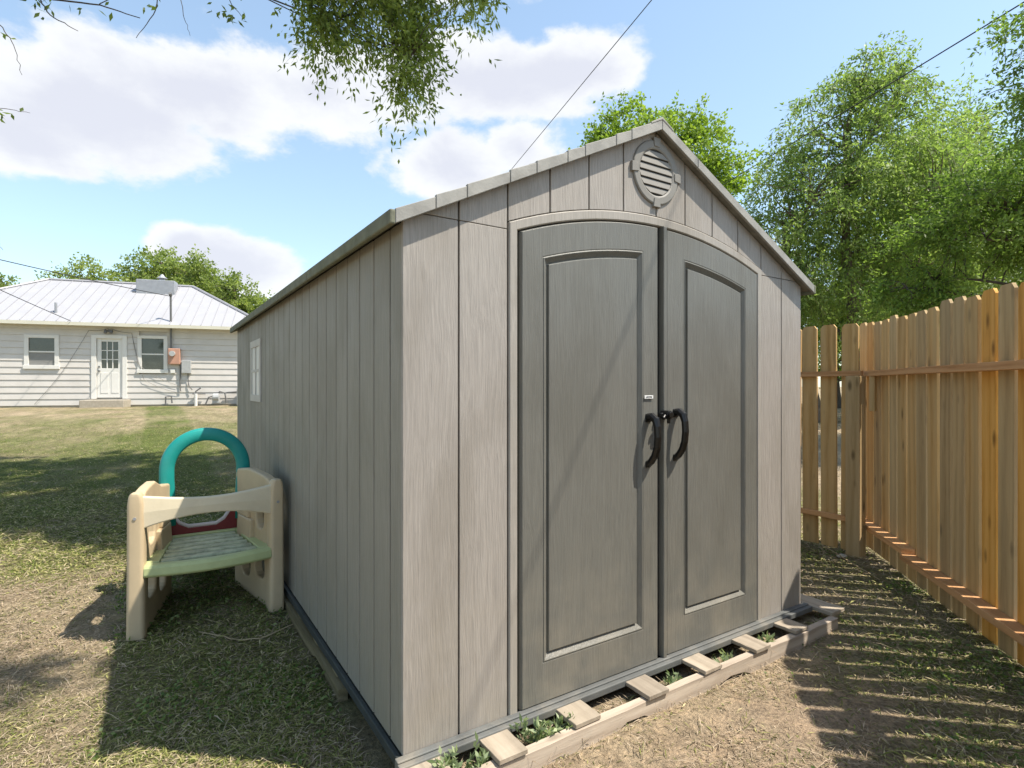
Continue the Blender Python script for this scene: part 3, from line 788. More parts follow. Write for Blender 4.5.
# ---------------------------------------------------------------- toy climber
toy = thing('toy_climber', 'faded plastic toddler climber with green slatted deck and teal arch beside the shed', 'play climber', (-0.43, 2.1, 0.0))
def toy_panel(fx, rx, sgn, name, hfront, hrear):
    """side panel: profile along its length (0 front .. 1 rear), standing on the grass"""
    # frame of the panel: front foot (fx, yf) rear foot (rx, yr) in toy coordinates
    yf, yr = -0.30, 0.36
    f = Vector((fx, yf, 0)); r_ = Vector((rx, yr, 0)); d = (r_-f); Ln = d.length; d.normalize()
    nrm = Vector((d.y, -d.x, 0))*sgn           # inward normal
    def P(s, z, w): 
        p = f + d*s + nrm*w; return (p.x, p.y, z)
    # outer silhouette
    out = [(0.0, 0.0), (0.0, 0.40), (0.012, hfront-0.07), (0.035, hfront-0.02), (0.075, hfront), (0.15, hfront+0.012), (0.28, hfront+0.020), (0.42, hrear+0.012), (Ln-0.06, hrear-0.01), (Ln-0.02, hrear-0.045), (Ln, hrear-0.12), (Ln, 0.40), (Ln+0.01, 0.0)]
    bm = bmesh.new()
    T = 0.055
    def face_with_holes(w):
        vs_ = [bm.verts.new(P(s, z, w)) for s, z in out]
        edges = [bm.edges.new((vs_[i], vs_[(i+1) % len(vs_)])) for i in range(len(vs_))]
        rings = [vs_]
        for hole in holes:
            hv = [bm.verts.new(P(s, z, w)) for s, z in hole]
            edges += [bm.edges.new((hv[i], hv[(i+1) % len(hv)])) for i in range(len(hv))]
            rings.append(hv)
        bmesh.ops.triangle_fill(bm, use_beauty=True, use_dissolve=False, edges=edges)
        return rings
    def oval(s0, s1, z0, z1, n=16, p=3.0):
        cs, cz = (s0+s1)/2, (z0+z1)/2; o = []
        for i in range(n):
            a = 2*math.pi*i/n; c_, s_ = math.cos(a), math.sin(a)
            o.append((cs+(s1-s0)/2*math.copysign(abs(c_)**(2/p), c_), cz+(z1-z0)/2*math.copysign(abs(s_)**(2/p), s_)))
        return o
    holes = [oval(0.13, 0.27, 0.46, 0.66), oval(0.12, 0.30, 0.155, 0.31), oval(0.37, 0.54, 0.11, 0.30), [(0.17, -0.0+0.0005), (0.19, 0.06), (0.24, 0.10), (Ln-0.24, 0.10), (Ln-0.19, 0.06), (Ln-0.17, 0.0005)][::1]]
    holes = holes[:3]
    ra = face_with_holes(0.0); rb = face_with_holes(T)
    for A_, B_ in zip(ra, rb):
        n = len(A_)
        for i in range(n):
            j = (i+1) % n
            try: bm.faces.new((A_[i], A_[j], B_[j], B_[i]))
            except ValueError: pass
    bmesh.ops.recalc_face_normals(bm, faces=bm.faces)
    me = bpy.data.meshes.new(name); bm.to_mesh(me); bm.free()
    o = link(name, me, M['tan'], toy, bevel=0.012, segs=3)
    # front flange, the wide rounded post facing the viewer
    mb = MB(); loops = []
    for z, w in ((0.0, 1.06), (0.05, 1.02), (0.25, 0.98), (0.55, 0.95), (hfront-0.06, 0.93), (hfront-0.02, 0.80), (hfront+0.004, 0.5)):
        hw = 0.042*w; c = f + nrm*0.026 + Vector((0, 0, 0)); lean = 0.0
        dep = 0.042*(1 if z < hfront-0.03 else 0.7)
        ring = []
        for s_, w_ in ((-0.012, -1), (-0.026, -0.72), (-0.026, 0.72), (-0.012, 1), (dep, 1), (dep, -1)):
            p = c + d*s_ + nrm*(w_*hw); ring.append((p.x, p.y, z))
        loops.append(ring)
    mb.loft(loops)
    mb.build('post', M['tan'], toy, bevel=0.010, segs=3, smooth=True)
    # inner ledge that carries the deck and a moulded step
    mb = MB()
    for s0, s1, z0, z1, w1 in ((0.05, Ln-0.05, 0.325, 0.362, 0.075), (0.29, Ln-0.14, 0.362, 0.50, 0.088), (0.36, Ln-0.10, 0.50, 0.60, 0.075)):
        mb.loft([[P(s0, z0, T-0.005), P(s0, z0, w1), P(s0, z1, w1-0.008), P(s0, z1, T-0.005)], [P(s1, z0, T-0.005), P(s1, z0, w1), P(s1, z1, w1-0.008), P(s1, z1, T-0.005)]])
    mb.build('ledge', M['tan'], toy, bevel=0.008, segs=3)
    mb = MB(); p = f + nrm*0.026 + d*(-0.026)
    mb.tube([(p.x, p.y, hfront-0.13), (p.x+d.x*-0.004, p.y+d.y*-0.004, hfront-0.13)], 0.008, 10)
    mb.build('bolt', M['galv'], toy)
toy_panel(-0.375, -0.225, 1, 'side_panel', 0.775, 0.735)
toy_panel(0.372, 0.25, -1, 'side_panel', 0.785, 0.80)
# crossbar
mb = MB(); n = 20; loops = []
for i in range(n+1):
    t = i/n; x = -0.335 + t*0.665; y = -0.320
    q_ = math.sin(math.pi*t)
    zt = 0.760 - 0.032*q_ ; zb = 0.576 + 0.062*math.sin(math.pi*t)**0.8 if 0 < t < 1 else 0.576
    yb = y - 0.030*q_
    loops.append([(x, yb, zb), (x, yb-0.004, (zb+zt)/2), (x, yb, zt), (x, yb+0.036, zt), (x, yb+0.036, zb)])
mb.loft(loops); mb.build('crossbar', M['cream'], toy, bevel=0.008, segs=3)
# deck
mb = MB(); n = 18
def deck_front(t): return -0.335 - 0.055*math.sin(math.pi*t)
fr_t = []; 
loops = []
for i in range(n+1):
    t = i/n; x = -0.318 + t*0.635; y0 = deck_front(t)
    loops.append([(x, y0+0.012, 0.322), (x, y0, 0.335), (x, y0+0.004, 0.372), (x, y0+0.016, 0.388), (x, y0+0.055, 0.390), (x, y0+0.055, 0.322)])
mb.loft(loops)
# rim on the sides and back
mb.add([(-0.318,-0.28,0.322),(-0.245,-0.28,0.322),(-0.165,0.26,0.322),(-0.20,0.26,0.322),(-0.318,-0.28,0.389),(-0.245,-0.28,0.389),(-0.165,0.26,0.389),(-0.20,0.26,0.389)], [(0,3,2,1),(4,5,6,7),(0,1,5,4),(1,2,6,5),(2,3,7,6),(3,0,4,7)])
mb.add([(0.317,-0.28,0.322),(0.25,-0.28,0.322),(0.19,0.26,0.322),(0.225,0.26,0.322),(0.317,-0.28,0.389),(0.25,-0.28,0.389),(0.19,0.26,0.389),(0.225,0.26,0.389)], [(0,1,2,3),(7,6,5,4),(4,5,1,0),(5,6,2,1),(6,7,3,2),(7,4,0,3)])
mb.box(-0.20, 0.225, 0.26, 0.30, 0.322, 0.389)
dk = mb.build('deck', M['lime'], toy, bevel=0.005, segs=2)
mb = MB(); 
for i in range(6):
    y0 = -0.262 + i*0.088; y1 = y0+0.060
    h0 = 0.243 - 0.076*(y0+0.28)/0.54; 
    mb.box(-h0+0.001, h0+0.006, y0, y1, 0.345, 0.384)
mb.build('slats', M['slatgrey'], dk, bevel=0.008, segs=2)
mb = MB(); mb.add([(-0.244,-0.275,0.335),(0.249,-0.275,0.335),(0.19,0.262,0.335),(-0.166,0.262,0.335)], [(0,1,2,3)]); mb.build('underside', M['slatgrey'], dk)
# slide top behind the deck
mb = MB(); loops = []
prof = [(-0.20, 0.50), (-0.17, 0.51), (-0.135, 0.455), (-0.08, 0.425), (0.08, 0.425), (0.13, 0.455), (0.165, 0.51), (0.205, 0.505)]
for x, z in prof: loops.append([(x, 0.305, 0.375), (x, 0.305, z), (x, 0.345, z), (x, 0.345, 0.375)])
mb.loft(loops); mb.build('slide_lip', M['maroon'], toy, bevel=0.006, segs=2)
mb = MB(); mb.tube([(x, 0.318, z+0.006) for x, z in prof], 0.014, 8)
mb.build('slide_edge', M['pinkgrey'], toy, smooth=True)
mb = MB(); loops = []
for i in range(9):
    t = i/8; y = 0.34+0.75*t; z = 0.40*(1-t)**1.15+0.02
    loops.append([(-0.17, y, z), (-0.17, y, z+0.085), (-0.14, y, z+0.085), (-0.13, y, z+0.02), (0.15, y, z+0.02), (0.16, y, z+0.085), (0.19, y, z+0.085), (0.19, y, z)])
mb.loft(loops); mb.build('slide', M['maroon'], toy)
# teal arch
mb = MB(); loops = []; n = 28; cxa = 0.022; ra = 0.222; zc = 0.800; w2 = 0.043; d2 = 0.040
path = [(cxa-ra+0.012, 0.45), (cxa-ra+0.006, 0.62), (cxa-ra, 0.74)] + [(cxa-ra*math.cos(math.pi*i/n), zc+ra*math.sin(math.pi*i/n)*1.02) for i in range(n+1)] + [(cxa+ra, 0.74), (cxa+ra-0.006, 0.62), (cxa+ra-0.012, 0.45)]
for i, (x, z) in enumerate(path):
    a, b_ = path[max(i-1, 0)], path[min(i+1, len(path)-1)]
    dx_, dz_ = b_[0]-a[0], b_[1]-a[1]; l_ = math.hypot(dx_, dz_); nx, nz = -dz_/l_, dx_/l_
    ring = []
    for k_ in range(12):
        a_ = 2*math.pi*k_/12; cu, su = math.cos(a_), math.sin(a_)
        cu = math.copysign(abs(cu)**0.55, cu); su = math.copysign(abs(su)**0.55, su)
        ring.append((x+nx*w2*cu, 0.33+d2*su, z+nz*w2*cu))
    loops.append(ring)
mb.loft(loops); mb.build('arch', M['teal'], toy, smooth=True)

# ---------------------------------------------------------------- the neighbouring house
HO = W(-16.05, 17.4, 0.66); HD = (W(0.9466, 0.3225)-W(0, 0)); Hang = math.atan2(HD.y, HD.x)
house = thing('house', 'low white clapboard house with pale metal hip roof across the lawn', 'house', HO, Hang)
HL0, HL1, HDp, HW = -2.5, 7.52, 5.42, 2.68
mb = MB(); lap = 0.205; nl = 13
ops = [(2.46, 3.36, 0.24, 2.30), (0.66, 1.50, 1.28, 2.28), (3.75, 4.55, 1.17, 2.34)]
def wall_strip(x0, x1, z0, z1):
    mb.add([(x0, -0.024, z0), (x1, -0.024, z0), (x1, -0.004, z1), (x0, -0.004, z1), (x0, 0.06, z0), (x1, 0.06, z0), (x1, 0.06, z1), (x0, 0.06, z1)],
           [(0,1,2,3), (7,6,5,4), (0,4,5,1), (1,5,6,2), (2,6,7,3), (3,7,4,0)])
for i in range(nl):
    z0, z1 = 0.06+i*lap, min(0.06+(i+1)*lap-0.002, HW)
    segs_ = [(HL0, HL1)]
    for a, b_, c0, c1 in ops:
        if z1 > c0+0.02 and z0 < c1-0.02:
            ns = []
            for s0, s1 in segs_:
                if b_ <= s0 or a >= s1: ns.append((s0, s1))
                else:
                    if a > s0: ns.append((s0, a))
                    if b_ < s1: ns.append((b_, s1))
            segs_ = ns
    for s0, s1 in segs_: wall_strip(s0, s1, z0, z1)
mb.box(HL0, HL1, 0.062, HDp, 0.0, HW)
mb.build('wall', M['siding'], house)
MB().box(HL0+0.02, HL1-0.02, -0.004, 0.05, -0.2, 0.058).build('foundation', M['concrete'], house)
MB().box(HL1, HL1+0.03, -0.03, 0.08, 0.06, HW).build('corner_trim', M['whitetrim'], house)
# roof: hip with standing ribs
e = 0.32; rz_ = 4.52; ez = HW+0.06
rx0, rx1, ry = HL0+2.71, HL1-2.71, HDp/2
x0, x1, y0, y1 = HL0-e, HL1+e, -e, HDp+e
mb = MB()
A_, B_, C_, D_ = (x0,y0,ez), (x1,y0,ez), (x1,y1,ez), (x0,y1,ez); E_, F_ = (rx0,ry,rz_), (rx1,ry,rz_)
mb.add([A_,B_,C_,D_,E_,F_], [(0,1,5,4), (1,2,5), (2,3,4,5), (3,0,4), (0,3,2,1)])
rf = mb.build('roof', M['metalroof'], house); mb = MB()
nr = 34
for i in range(1, nr):
    x = x0+(x1-x0)*i/nr
    tmax = 1.0
    if x < rx0: tmax = (x-x0)/(rx0-x0)
    if x > rx1: tmax = (x1-x)/(x1-rx1)
    yt = y0+(ry-y0)*tmax; zt = ez+(rz_-ez)*tmax
    mb.add([(x-0.010, y0, ez), (x+0.010, y0, ez), (x+0.010, yt, zt), (x-0.010, yt, zt), (x-0.008, y0, ez+0.026), (x+0.008, y0, ez+0.026), (x+0.008, yt, zt+0.026), (x-0.008, yt, zt+0.026)],
           [(0,1,2,3), (7,6,5,4), (0,4,5,1), (1,5,6,2), (2,6,7,3), (3,7,4,0)])
mb.build('roof_rib', M['roofrib'], rf)
mb = MB()
for a, b_ in ((A_, E_), (B_, F_), (C_, F_), (D_, E_), (E_, F_)):
    a = Vector(a)+Vector((0,0,0.02)); b2 = Vector(b_)+Vector((0,0,0.02)); mb.tube([a, b2], 0.05, 6)
mb.build('ridge_cap', M['roofrib'], rf)
mb = MB(); mb.box(x0, x1, y0-0.02, y0+0.0, ez-0.11, ez-0.002); mb.box(x1, x1+0.02, y0, y1, ez-0.11, ez-0.002); mb.box(x0-0.02, x0, y0, y1, ez-0.11, ez-0.002)
mb.box(x0, x1, y0+0.001, 0.0, ez-0.10, ez-0.075)
mb.build('fascia', M['fascia'], house)
# swamp cooler on the ridge
mb = MB(); mb.box(3.12, 4.36, 1.95, 2.45, 3.95, 4.60)
ck = mb.build('roof_cooler', M['galv'], house, bevel=0.02)
mb = MB(); mb.tube([(3.75, 2.8, 4.3), (3.75, 2.8, 4.80)], 0.10, 10); mb.tube([(3.75, 2.8, 4.80), (3.75, 2.8, 4.86), (3.75, 2.8, 4.96)], 0.19, 12, 0.03); mb.build('flue', M['galv'], house)
mb = MB(); mb.box(3.0, 3.12, 1.98, 2.1, 4.02, 4.14); mb.build('bracket', M['pipe'], ck)
mb = MB(); mb.tube([(1.35, 0.25, 3.0), (1.35, 0.25, 3.40)], 0.04, 8); mb.build('vent_pipe', M['galv'], house)
# windows
def hwin(a, b_, c0, c1, lower):
    w = 0.10
    mb = MB(); mb.box(a-0.04, b_+0.04, -0.05, 0.03, c1-w+0.04, c1+0.04); mb.box(a-0.06, b_+0.06, -0.07, 0.03, c0-0.05, c0+w-0.03)
    mb.box(a-0.04, a+w-0.02, -0.048, 0.03, c0+w-0.03, c1-w+0.04); mb.box(b_-w+0.02, b_+0.04, -0.048, 0.03, c0+w-0.03, c1-w+0.04)
    f = mb.build('window', M['whitetrim'], house, bevel=0.006)
    zm = (c0+c1)/2
    MB().box(a+0.06, b_-0.06, 0.0, 0.01, zm, c1-0.05).build('pane', M['glass'], f)
    MB().box(a+0.06, b_-0.06, -0.006, 0.004, c0+0.05, zm).build('pane', M[lower], f)
    MB().box(a+0.06, b_-0.06, -0.03, 0.0, zm-0.022, zm+0.022).build('sash_bar', M['whitetrim'], f)
hwin(0.66, 1.50, 1.28, 2.28, 'blind'); hwin(3.75, 4.55, 1.17, 2.34, 'glass')
# door
mb = MB(); mb.box(2.41, 2.55, -0.05, 0.06, 0.26, 2.36); mb.box(3.28, 3.41, -0.05, 0.06, 0.26, 2.36); mb.box(2.55, 3.28, -0.052, 0.06, 2.25, 2.37)
df = mb.build('door_frame', M['whitetrim'], house, bevel=0.005)
mb = MB(); z0, z1 = 0.30, 2.25; xa, xb = 2.56, 3.27
mb.box(xa, xb, 0.0, 0.05, z0, 1.27); mb.box(xa, xa+0.12, 0.0, 0.05, 1.27, z1); mb.box(xb-0.12, xb, 0.0, 0.05, 1.27, z1); mb.box(xa+0.12, xb-0.12, 0.0, 0.05, 2.15, z1)
for k_ in (1, 2): 
    x = xa+0.12+(xb-xa-0.24)*k_/3; mb.box(x-0.014, x+0.014, 0.004, 0.03, 1.27, 2.15)
    z = 1.27+0.88*k_/3; mb.box(xa+0.12, xb-0.12, 0.006, 0.028, z-0.014, z+0.014)
for xx in (xa+0.10, xa+0.40): mb.box(xx, xx+0.21, -0.012, 0.0, 0.45, 1.12)
hd = mb.build('door', M['whitetrim'], house, bevel=0.004)
MB().box(xa+0.12, xb-0.12, 0.032, 0.036, 1.27, 2.15).build('pane', M['glass'], hd)
mb = MB(); mb.tube([(xa+0.06, 0.0, 1.18), (xa+0.06, -0.06, 1.18)], 0.03, 8); mb.build('knob', M['pipe'], hd)
mb = MB(); mb.tube([(xa+0.06, 0.0, 1.32), (xa+0.06, -0.03, 1.32)], 0.028, 8); mb.build('deadbolt', M['pipe'], hd)
mb = MB(); mb.tube([(2.92, -0.02, 2.5), (2.92, -0.13, 2.5)], 0.045, 8); mb.tube([(2.84, -0.13, 2.52), (2.84, -0.17, 2.42)], 0.05, 8); mb.tube([(3.0, -0.13, 2.52), (3.0, -0.17, 2.42)], 0.05, 8)
mb.build('porch_light', M['pipe'], house)
MB().box(2.32, 3.52, -0.75, -0.03, -0.25, 0.24).build('doorstep', M['concrete'], house, bevel=0.02)
# meter, boxes, mast
mb = MB(); mb.box(4.62, 4.98, -0.16, -0.02, 1.42, 1.96); mt_ = mb.build('electric_meter', M['copper'], house, bevel=0.02)
mb = MB(); mb.tube([(4.76, -0.16, 1.78), (4.76, -0.24, 1.78)], 0.09, 14); mb.build('dial', M['greybox'], mt_)
mb = MB(); mb.tube([(4.70, -0.09, 1.96), (4.70, -0.09, 2.65)], 0.032, 8); mb.tube([(4.70, -0.09, 2.62), (4.70, -0.12, 3.75)], 0.035, 8); mb.tube([(4.70, -0.12, 3.75), (4.70, -0.2, 3.82)], 0.055, 8)
mb.build('service_mast', M['pipe'], house)
MB().box(4.68, 4.82, -0.10, -0.02, 1.12, 1.26).build('junction_box', M['whitetrim'], house, bevel=0.01)
MB().box(5.02, 5.30, -0.13, -0.02, 1.12, 1.56).build('junction_box', M['greybox'], house, bevel=0.01)
mb = MB(); mb.tube([(4.97, -0.06, 1.42), (4.97, -0.06, 0.55), (5.0, -0.06, 0.5)], 0.02, 6); mb.tube([(5.2, -0.06, 1.12), (5.22, -0.06, 0.72), (5.34, -0.10, 0.55)], 0.018, 6)
mb.build('conduit', M['pipe'], house)
for pts in ([(4.55,-0.12,0.05),(4.55,-0.12,0.32),(4.72,-0.12,0.34),(4.74,-0.12,0.10)], [(5.45,-0.12,0.0),(5.45,-0.12,0.5),(5.6,-0.12,0.62)], [(5.75,-0.14,0.05),(5.85,-0.14,0.3),(6.05,-0.14,0.35),(6.2,-0.14,0.5),(6.35,-0.14,0.45),(6.4,-0.14,0.1)],
            [(6.4,-0.12,0.46),(6.9,-0.12,0.50),(7.0,-0.12,0.2),(7.05,-0.12,0.16)], [(5.35,-0.12,0.42),(5.75,-0.12,0.42)]):
    mb = MB(); mb.tube(pts, 0.026, 6); mb.build('gas_pipe', M['pipe'], house)
mb = MB(); mb.tube([(6.0,-0.24,0.30),(6.18,-0.24,0.30)], 0.13, 12); mb.box(5.98, 6.2, -0.30, -0.16, 0.10, 0.36)
mb.build('gas_meter', M['greybox'], house, bevel=0.01)
mb = MB(); mb.tube([(5.46, -0.16, -0.1), (5.46, -0.16, 0.42)], 0.05, 8); mb.build('standpipe', M['whitetrim'], house)
mb = MB()
def cable(pts, n=10):
    out_ = []
    for (p, q_) in zip(pts[:-1], pts[1:]):
        for i in range(n):
            t = i/n; v_ = Vector(p).lerp(Vector(q_), t); v_.z -= 0.06*math.sin(math.pi*t)*(Vector(p)-Vector(q_)).length; out_.append(tuple(v_))
    out_.append(pts[-1]); return out_
mb.tube(cable([(2.9,-0.06,2.58),(2.35,-0.06,2.5),(0.9,-0.06,0.10)]), 0.006, 4)
mb.tube(cable([(2.95,-0.06,2.58),(3.55,-0.06,2.45),(3.9,-0.06,0.9),(4.95,-0.06,0.45)]), 0.006, 4)
mb.tube(cable([(3.55,-0.06,2.45),(3.74,-0.06,1.4),(4.9,-0.06,0.7)]), 0.005, 4)
mb.build('wall_cable', M['pipe'], house)
acu = thing('air_conditioner', 'grey metal air conditioning unit standing at the far end of the white house', 'air conditioner', HO + HD*7.15 + Vector((0, 0, 0)), Hang)
mb = MB(); mb.box(-0.35, 0.40, -0.75, -0.10, 0.03, 0.62); cas = mb.build('housing', M['greybox'], acu, bevel=0.02)
mb = MB(); 
for i in range(9): mb.box(-0.31, 0.36, -0.76, -0.752, 0.09+i*0.055, 0.105+i*0.055)
mb.build('grille', M['pipe'], acu)

# ---------------------------------------------------------------- overhead lines
def wire(name, label, pts, r, group=None):
    mb = MB(); out_ = []
    for (p, q_, sag) in pts:
        p, q_ = Vector(p), Vector(q_)
        for i in range(25):
            t = i/24; v_ = p.lerp(q_, t); v_.z -= sag*4*t*(1-t); out_.append(v_)
    mb.tube(out_, r, 6); o = mb.build(name, M['wire'], None, smooth=True); return tag(o, label, 'power line', group)
wire('power_line', 'thin dark wire rising steeply from behind the left roof slope of the shed', [(W(4.03, -2.16, 5.38), W(-4.14, 23.0, 5.38), 0.02)], 0.005)
wire('power_line', 'dark wire crossing in front of the willows above the right hand fence', [(W(9.2, 2.2, 7.3), W(3.3, 26.5, 7.05), 0.15)], 0.011)
mast = HO + HD*4.70; nrmH = Vector((-HD.y, HD.x, 0))
mp = Vector((mast.x, mast.y, HO.z+3.72)) - nrmH*0.15
far3 = mp + (W(-12.9, 14, 4.75) - mp)*3.0
wire('power_line', 'upper of the two wires slanting down to the mast on the white house roof', [(far3, mp, 0.25)], 0.012)
ev = HO + HD*1.96; ep = Vector((ev.x, ev.y, HO.z+HW+0.08)) - nrmH*0.33
far4 = ep + (W(-13.84, 15, 4.02) - ep)*4.0
wire('power_line', 'lower of the two wires, ending at the eave of the white house', [(far4, ep, 0.1)], 0.010)

# ---------------------------------------------------------------- trees
def tree(name, label, cat, base, trunk_top, r0, lobes, n_clumps, n_leaf, clump_r, leaf_L, leaf_W, m_leaf, m_bark, seed, droop=0.3, group=None, extra_trunks=(), limb_n=9, bias=0.45, branch_r=0.018, twigs=5, vshift=0.0, flat=1.0, hi_from=4):
    rng = np.random.default_rng(seed); rr = random.Random(seed)
    base = Vector(base); root = thing(name, label, cat, base, 0, group)
    mb = MB()
    tt = Vector(trunk_top) - base
    spine = []
    def limb(p, q_, ra, rb, n=8, wob=0.06, sag=0.0):
        p, q_ = Vector(p), Vector(q_); L = (q_-p).length; pts = []
        o1 = Vector((rr.uniform(-1,1), rr.uniform(-1,1), rr.uniform(-.5,.5)))*wob*L; o2 = Vector((rr.uniform(-1,1), rr.uniform(-1,1), rr.uniform(-.5,.5)))*wob*L*0.6
        for i in range(n+1):
            t = i/n; v_ = p.lerp(q_, t) + o1*math.sin(math.pi*t) + o2*math.sin(2*math.pi*t); v_.z += sag*L*math.sin(math.pi*t); pts.append(v_)
        mb.tube(pts, ra, 7 if ra > 0.03 else 4, rb); return pts
    stems = [(Vector((0,0,-0.15)), tt)] + [(Vector(a)-base, Vector(b_)-base) for a, b_ in extra_trunks]
    limbs_pts = []
    for a, b_ in stems:
        pts = limb(a, b_, r0, r0*0.45, 12, 0.03); limbs_pts += pts[hi_from:]
    spts = list(limbs_pts)
    LC = [(Vector(l_[0])-base, Vector(l_[1])) for l_ in lobes]
    wts = np.array([(r_[0]*r_[1]*r_[2])**0.7 for c, r_ in LC])*np.array([l_[2] if len(l_) > 2 else 1.0 for l_ in lobes]); wts /= wts.sum()
    for c, r_ in LC:
        for _ in range(max(2, int(limb_n*1.0/len(LC)+0.5))):
            tgt = c + Vector((rr.uniform(-.6,.6)*r_[0], rr.uniform(-.6,.6)*r_[1], rr.uniform(-.3,.75)*r_[2]))
            cand = [s_ for s_ in spts if s_.z < tgt.z-0.15*(tgt-s_).length] or spts
            st = min(cand, key=lambda s_: (s_-tgt).length)
            ra_ = min(r0*0.42, 0.02+0.03*max(r_[0]-0.8, 0)*4) if hi_from > 4 else r0*0.42
            limbs_pts += limb(st, tgt, ra_, ra_*0.22, 9, 0.05 if hi_from > 4 else 0.09, 0.05)[2:]
    LP = np.array([tuple(p) for p in limbs_pts])
    # clumps
    ci = rng.choice(len(LC), n_clumps, p=wts)
    d = unit(rng.normal(size=(n_clumps, 3))); rad = rng.random((n_clumps, 1))**bias
    C_ = np.array([tuple(c) for c, _ in LC])[ci] + d*rad*np.array([tuple(r_) for _, r_ in LC])[ci]
    ci_ = ci[C_[:, 2] > 0.3]; C_ = C_[C_[:, 2] > 0.3]
    n_clumps = len(C_)
    for i in range(n_clumps):
        if rr.random() < 0.75:
            c = C_[i]; j = np.argmin(((LP-c)**2).sum(1) + np.maximum(LP[:, 2]-c[2]+0.2, 0)*2)
            limb(LP[j], c, branch_r, branch_r*0.25, 4, 0.10, 0.05)
    tv = rng.normal(size=(n_clumps, twigs, 3)); tv[..., 2] = tv[..., 2]*0.7*flat - droop*0.9
    # twigs tend to point away from the middle of the crown
    cm = C_.mean(0); outw = unit(C_-cm)[:, None, :]
    tv = unit(unit(tv)+outw*0.5)
    per = max(1, n_leaf//twigs)
    u_ = rng.random((n_clumps, twigs, per, 1))
    ln = clump_r*(0.6+0.8*rng.random((n_clumps, twigs, 1, 1)))
    P = C_[:, None, None, :] + tv[:, :, None, :]*u_*ln
    P[..., 2] -= (droop*u_[..., 0]**2*ln[..., 0]*0.9)
    P = P + rng.normal(size=P.shape)*clump_r*0.09
    axd = tv[:, :, None, :]*0.7 + rng.normal(size=P.shape)*0.75; axd[..., 2] -= droop*1.0
    tone = rng.random((n_clumps, 1, 1))*0.45 + rng.random((n_clumps, twigs, 1))*0.2
    v = np.clip(tone + rng.random((n_clumps, twigs, per))*0.4 - 0.05 + vshift, 0, 1)
    Pf = P.reshape(-1, 3); sca = np.array([l_[3] if len(l_) > 3 else 1.0 for l_ in lobes])[ci_]
    sca = np.repeat(sca, twigs*per)[:, None]
    V = leaf_quads(rng, Pf, axd.reshape(-1, 3), leaf_L*sca, leaf_W*sca)
    # twig strands
    for i in range(n_clumps):
        for t_ in range(min(twigs, 2)):
            p0 = C_[i]; p1 = C_[i] + tv[i, t_]*ln[i, t_, 0]*0.9; p1[2] -= droop*ln[i, t_, 0, 0]*0.7
            mid = (p0+p1)/2; mid[2] += droop*0.1*ln[i, t_, 0, 0]
            mb.tube([tuple(p0), tuple(mid), tuple(p1)], branch_r*0.28, 3, branch_r*0.12, cap=False)
    mb.build('trunk', m_bark, root, smooth=True, fix=False)
    quads_np('crown', V, m_leaf, root, v=v.reshape(-1))
    return root
def L3(lat, fwd, z): return tuple(W(lat, fwd, z))

# overhead tree: crown above the frame, its lowest sprays hang into the top of the view
tree('shade_tree', 'leafy branches hanging in from the top edge over the shed roof', 'tree', L3(-7.6, 6.0, 0.1), L3(-6.4, 5.6, 7.6), 0.24,
     [(L3(-3.6, 6.0, 9.2), (2.0, 2.2, 1.0), 1.3, 2.3), (L3(-0.9, 6.2, 9.2), (2.2, 2.3, 1.1), 1.3, 2.3), (L3(1.4, 7.2, 9.8), (1.6, 1.6, 1.0), 1.1, 2.3), (L3(1.6, 5.0, 8.8), (1.4, 1.3, 0.9), 1.1, 2.3), (L3(-5.6, 5.4, 8.8), (1.4, 1.6, 1.0), 0.9, 2.3),
      (L3(-7.6, 3.2, 5.6), (2.0, 2.0, 2.2), 1.3, 2.6), (L3(-6.4, -0.5, 6.2), (2.2, 2.2, 2.0), 1.2, 2.6), (L3(-9.5, 6.0, 5.5), (1.6, 2.0, 2.4), 1.0, 2.6),  # unseen lobes left of the view, added to darken the shed's side wall
      (L3(-1.25, 5.2, 6.5), (0.75, 0.6, 0.8), 2.5), (L3(-1.40, 5.15, 5.45), (0.74, 0.42, 0.42), 4.4), (L3(-0.60, 5.25, 5.45), (0.57, 0.35, 0.32), 3.8), (L3(-1.15, 5.1, 4.85), (0.50, 0.34, 0.46), 4.4), (L3(-1.80, 5.1, 4.85), (0.2, 0.25, 0.38), 5.0),
      (L3(-0.40, 5.1, 4.95), (0.22, 0.25, 0.25), 3.0), (L3(-0.98, 5.1, 4.3), (0.2, 0.2, 0.24), 4.0), (L3(1.9, 1.6, 7.6), (0.5, 0.35, 0.3), 1.2, 1.5)],
     1700, 104, 0.34, 0.066, 0.023, M['leaf_over'], M['bark_dark'], 21, droop=0.55, limb_n=26, twigs=6, branch_r=0.006, hi_from=10)
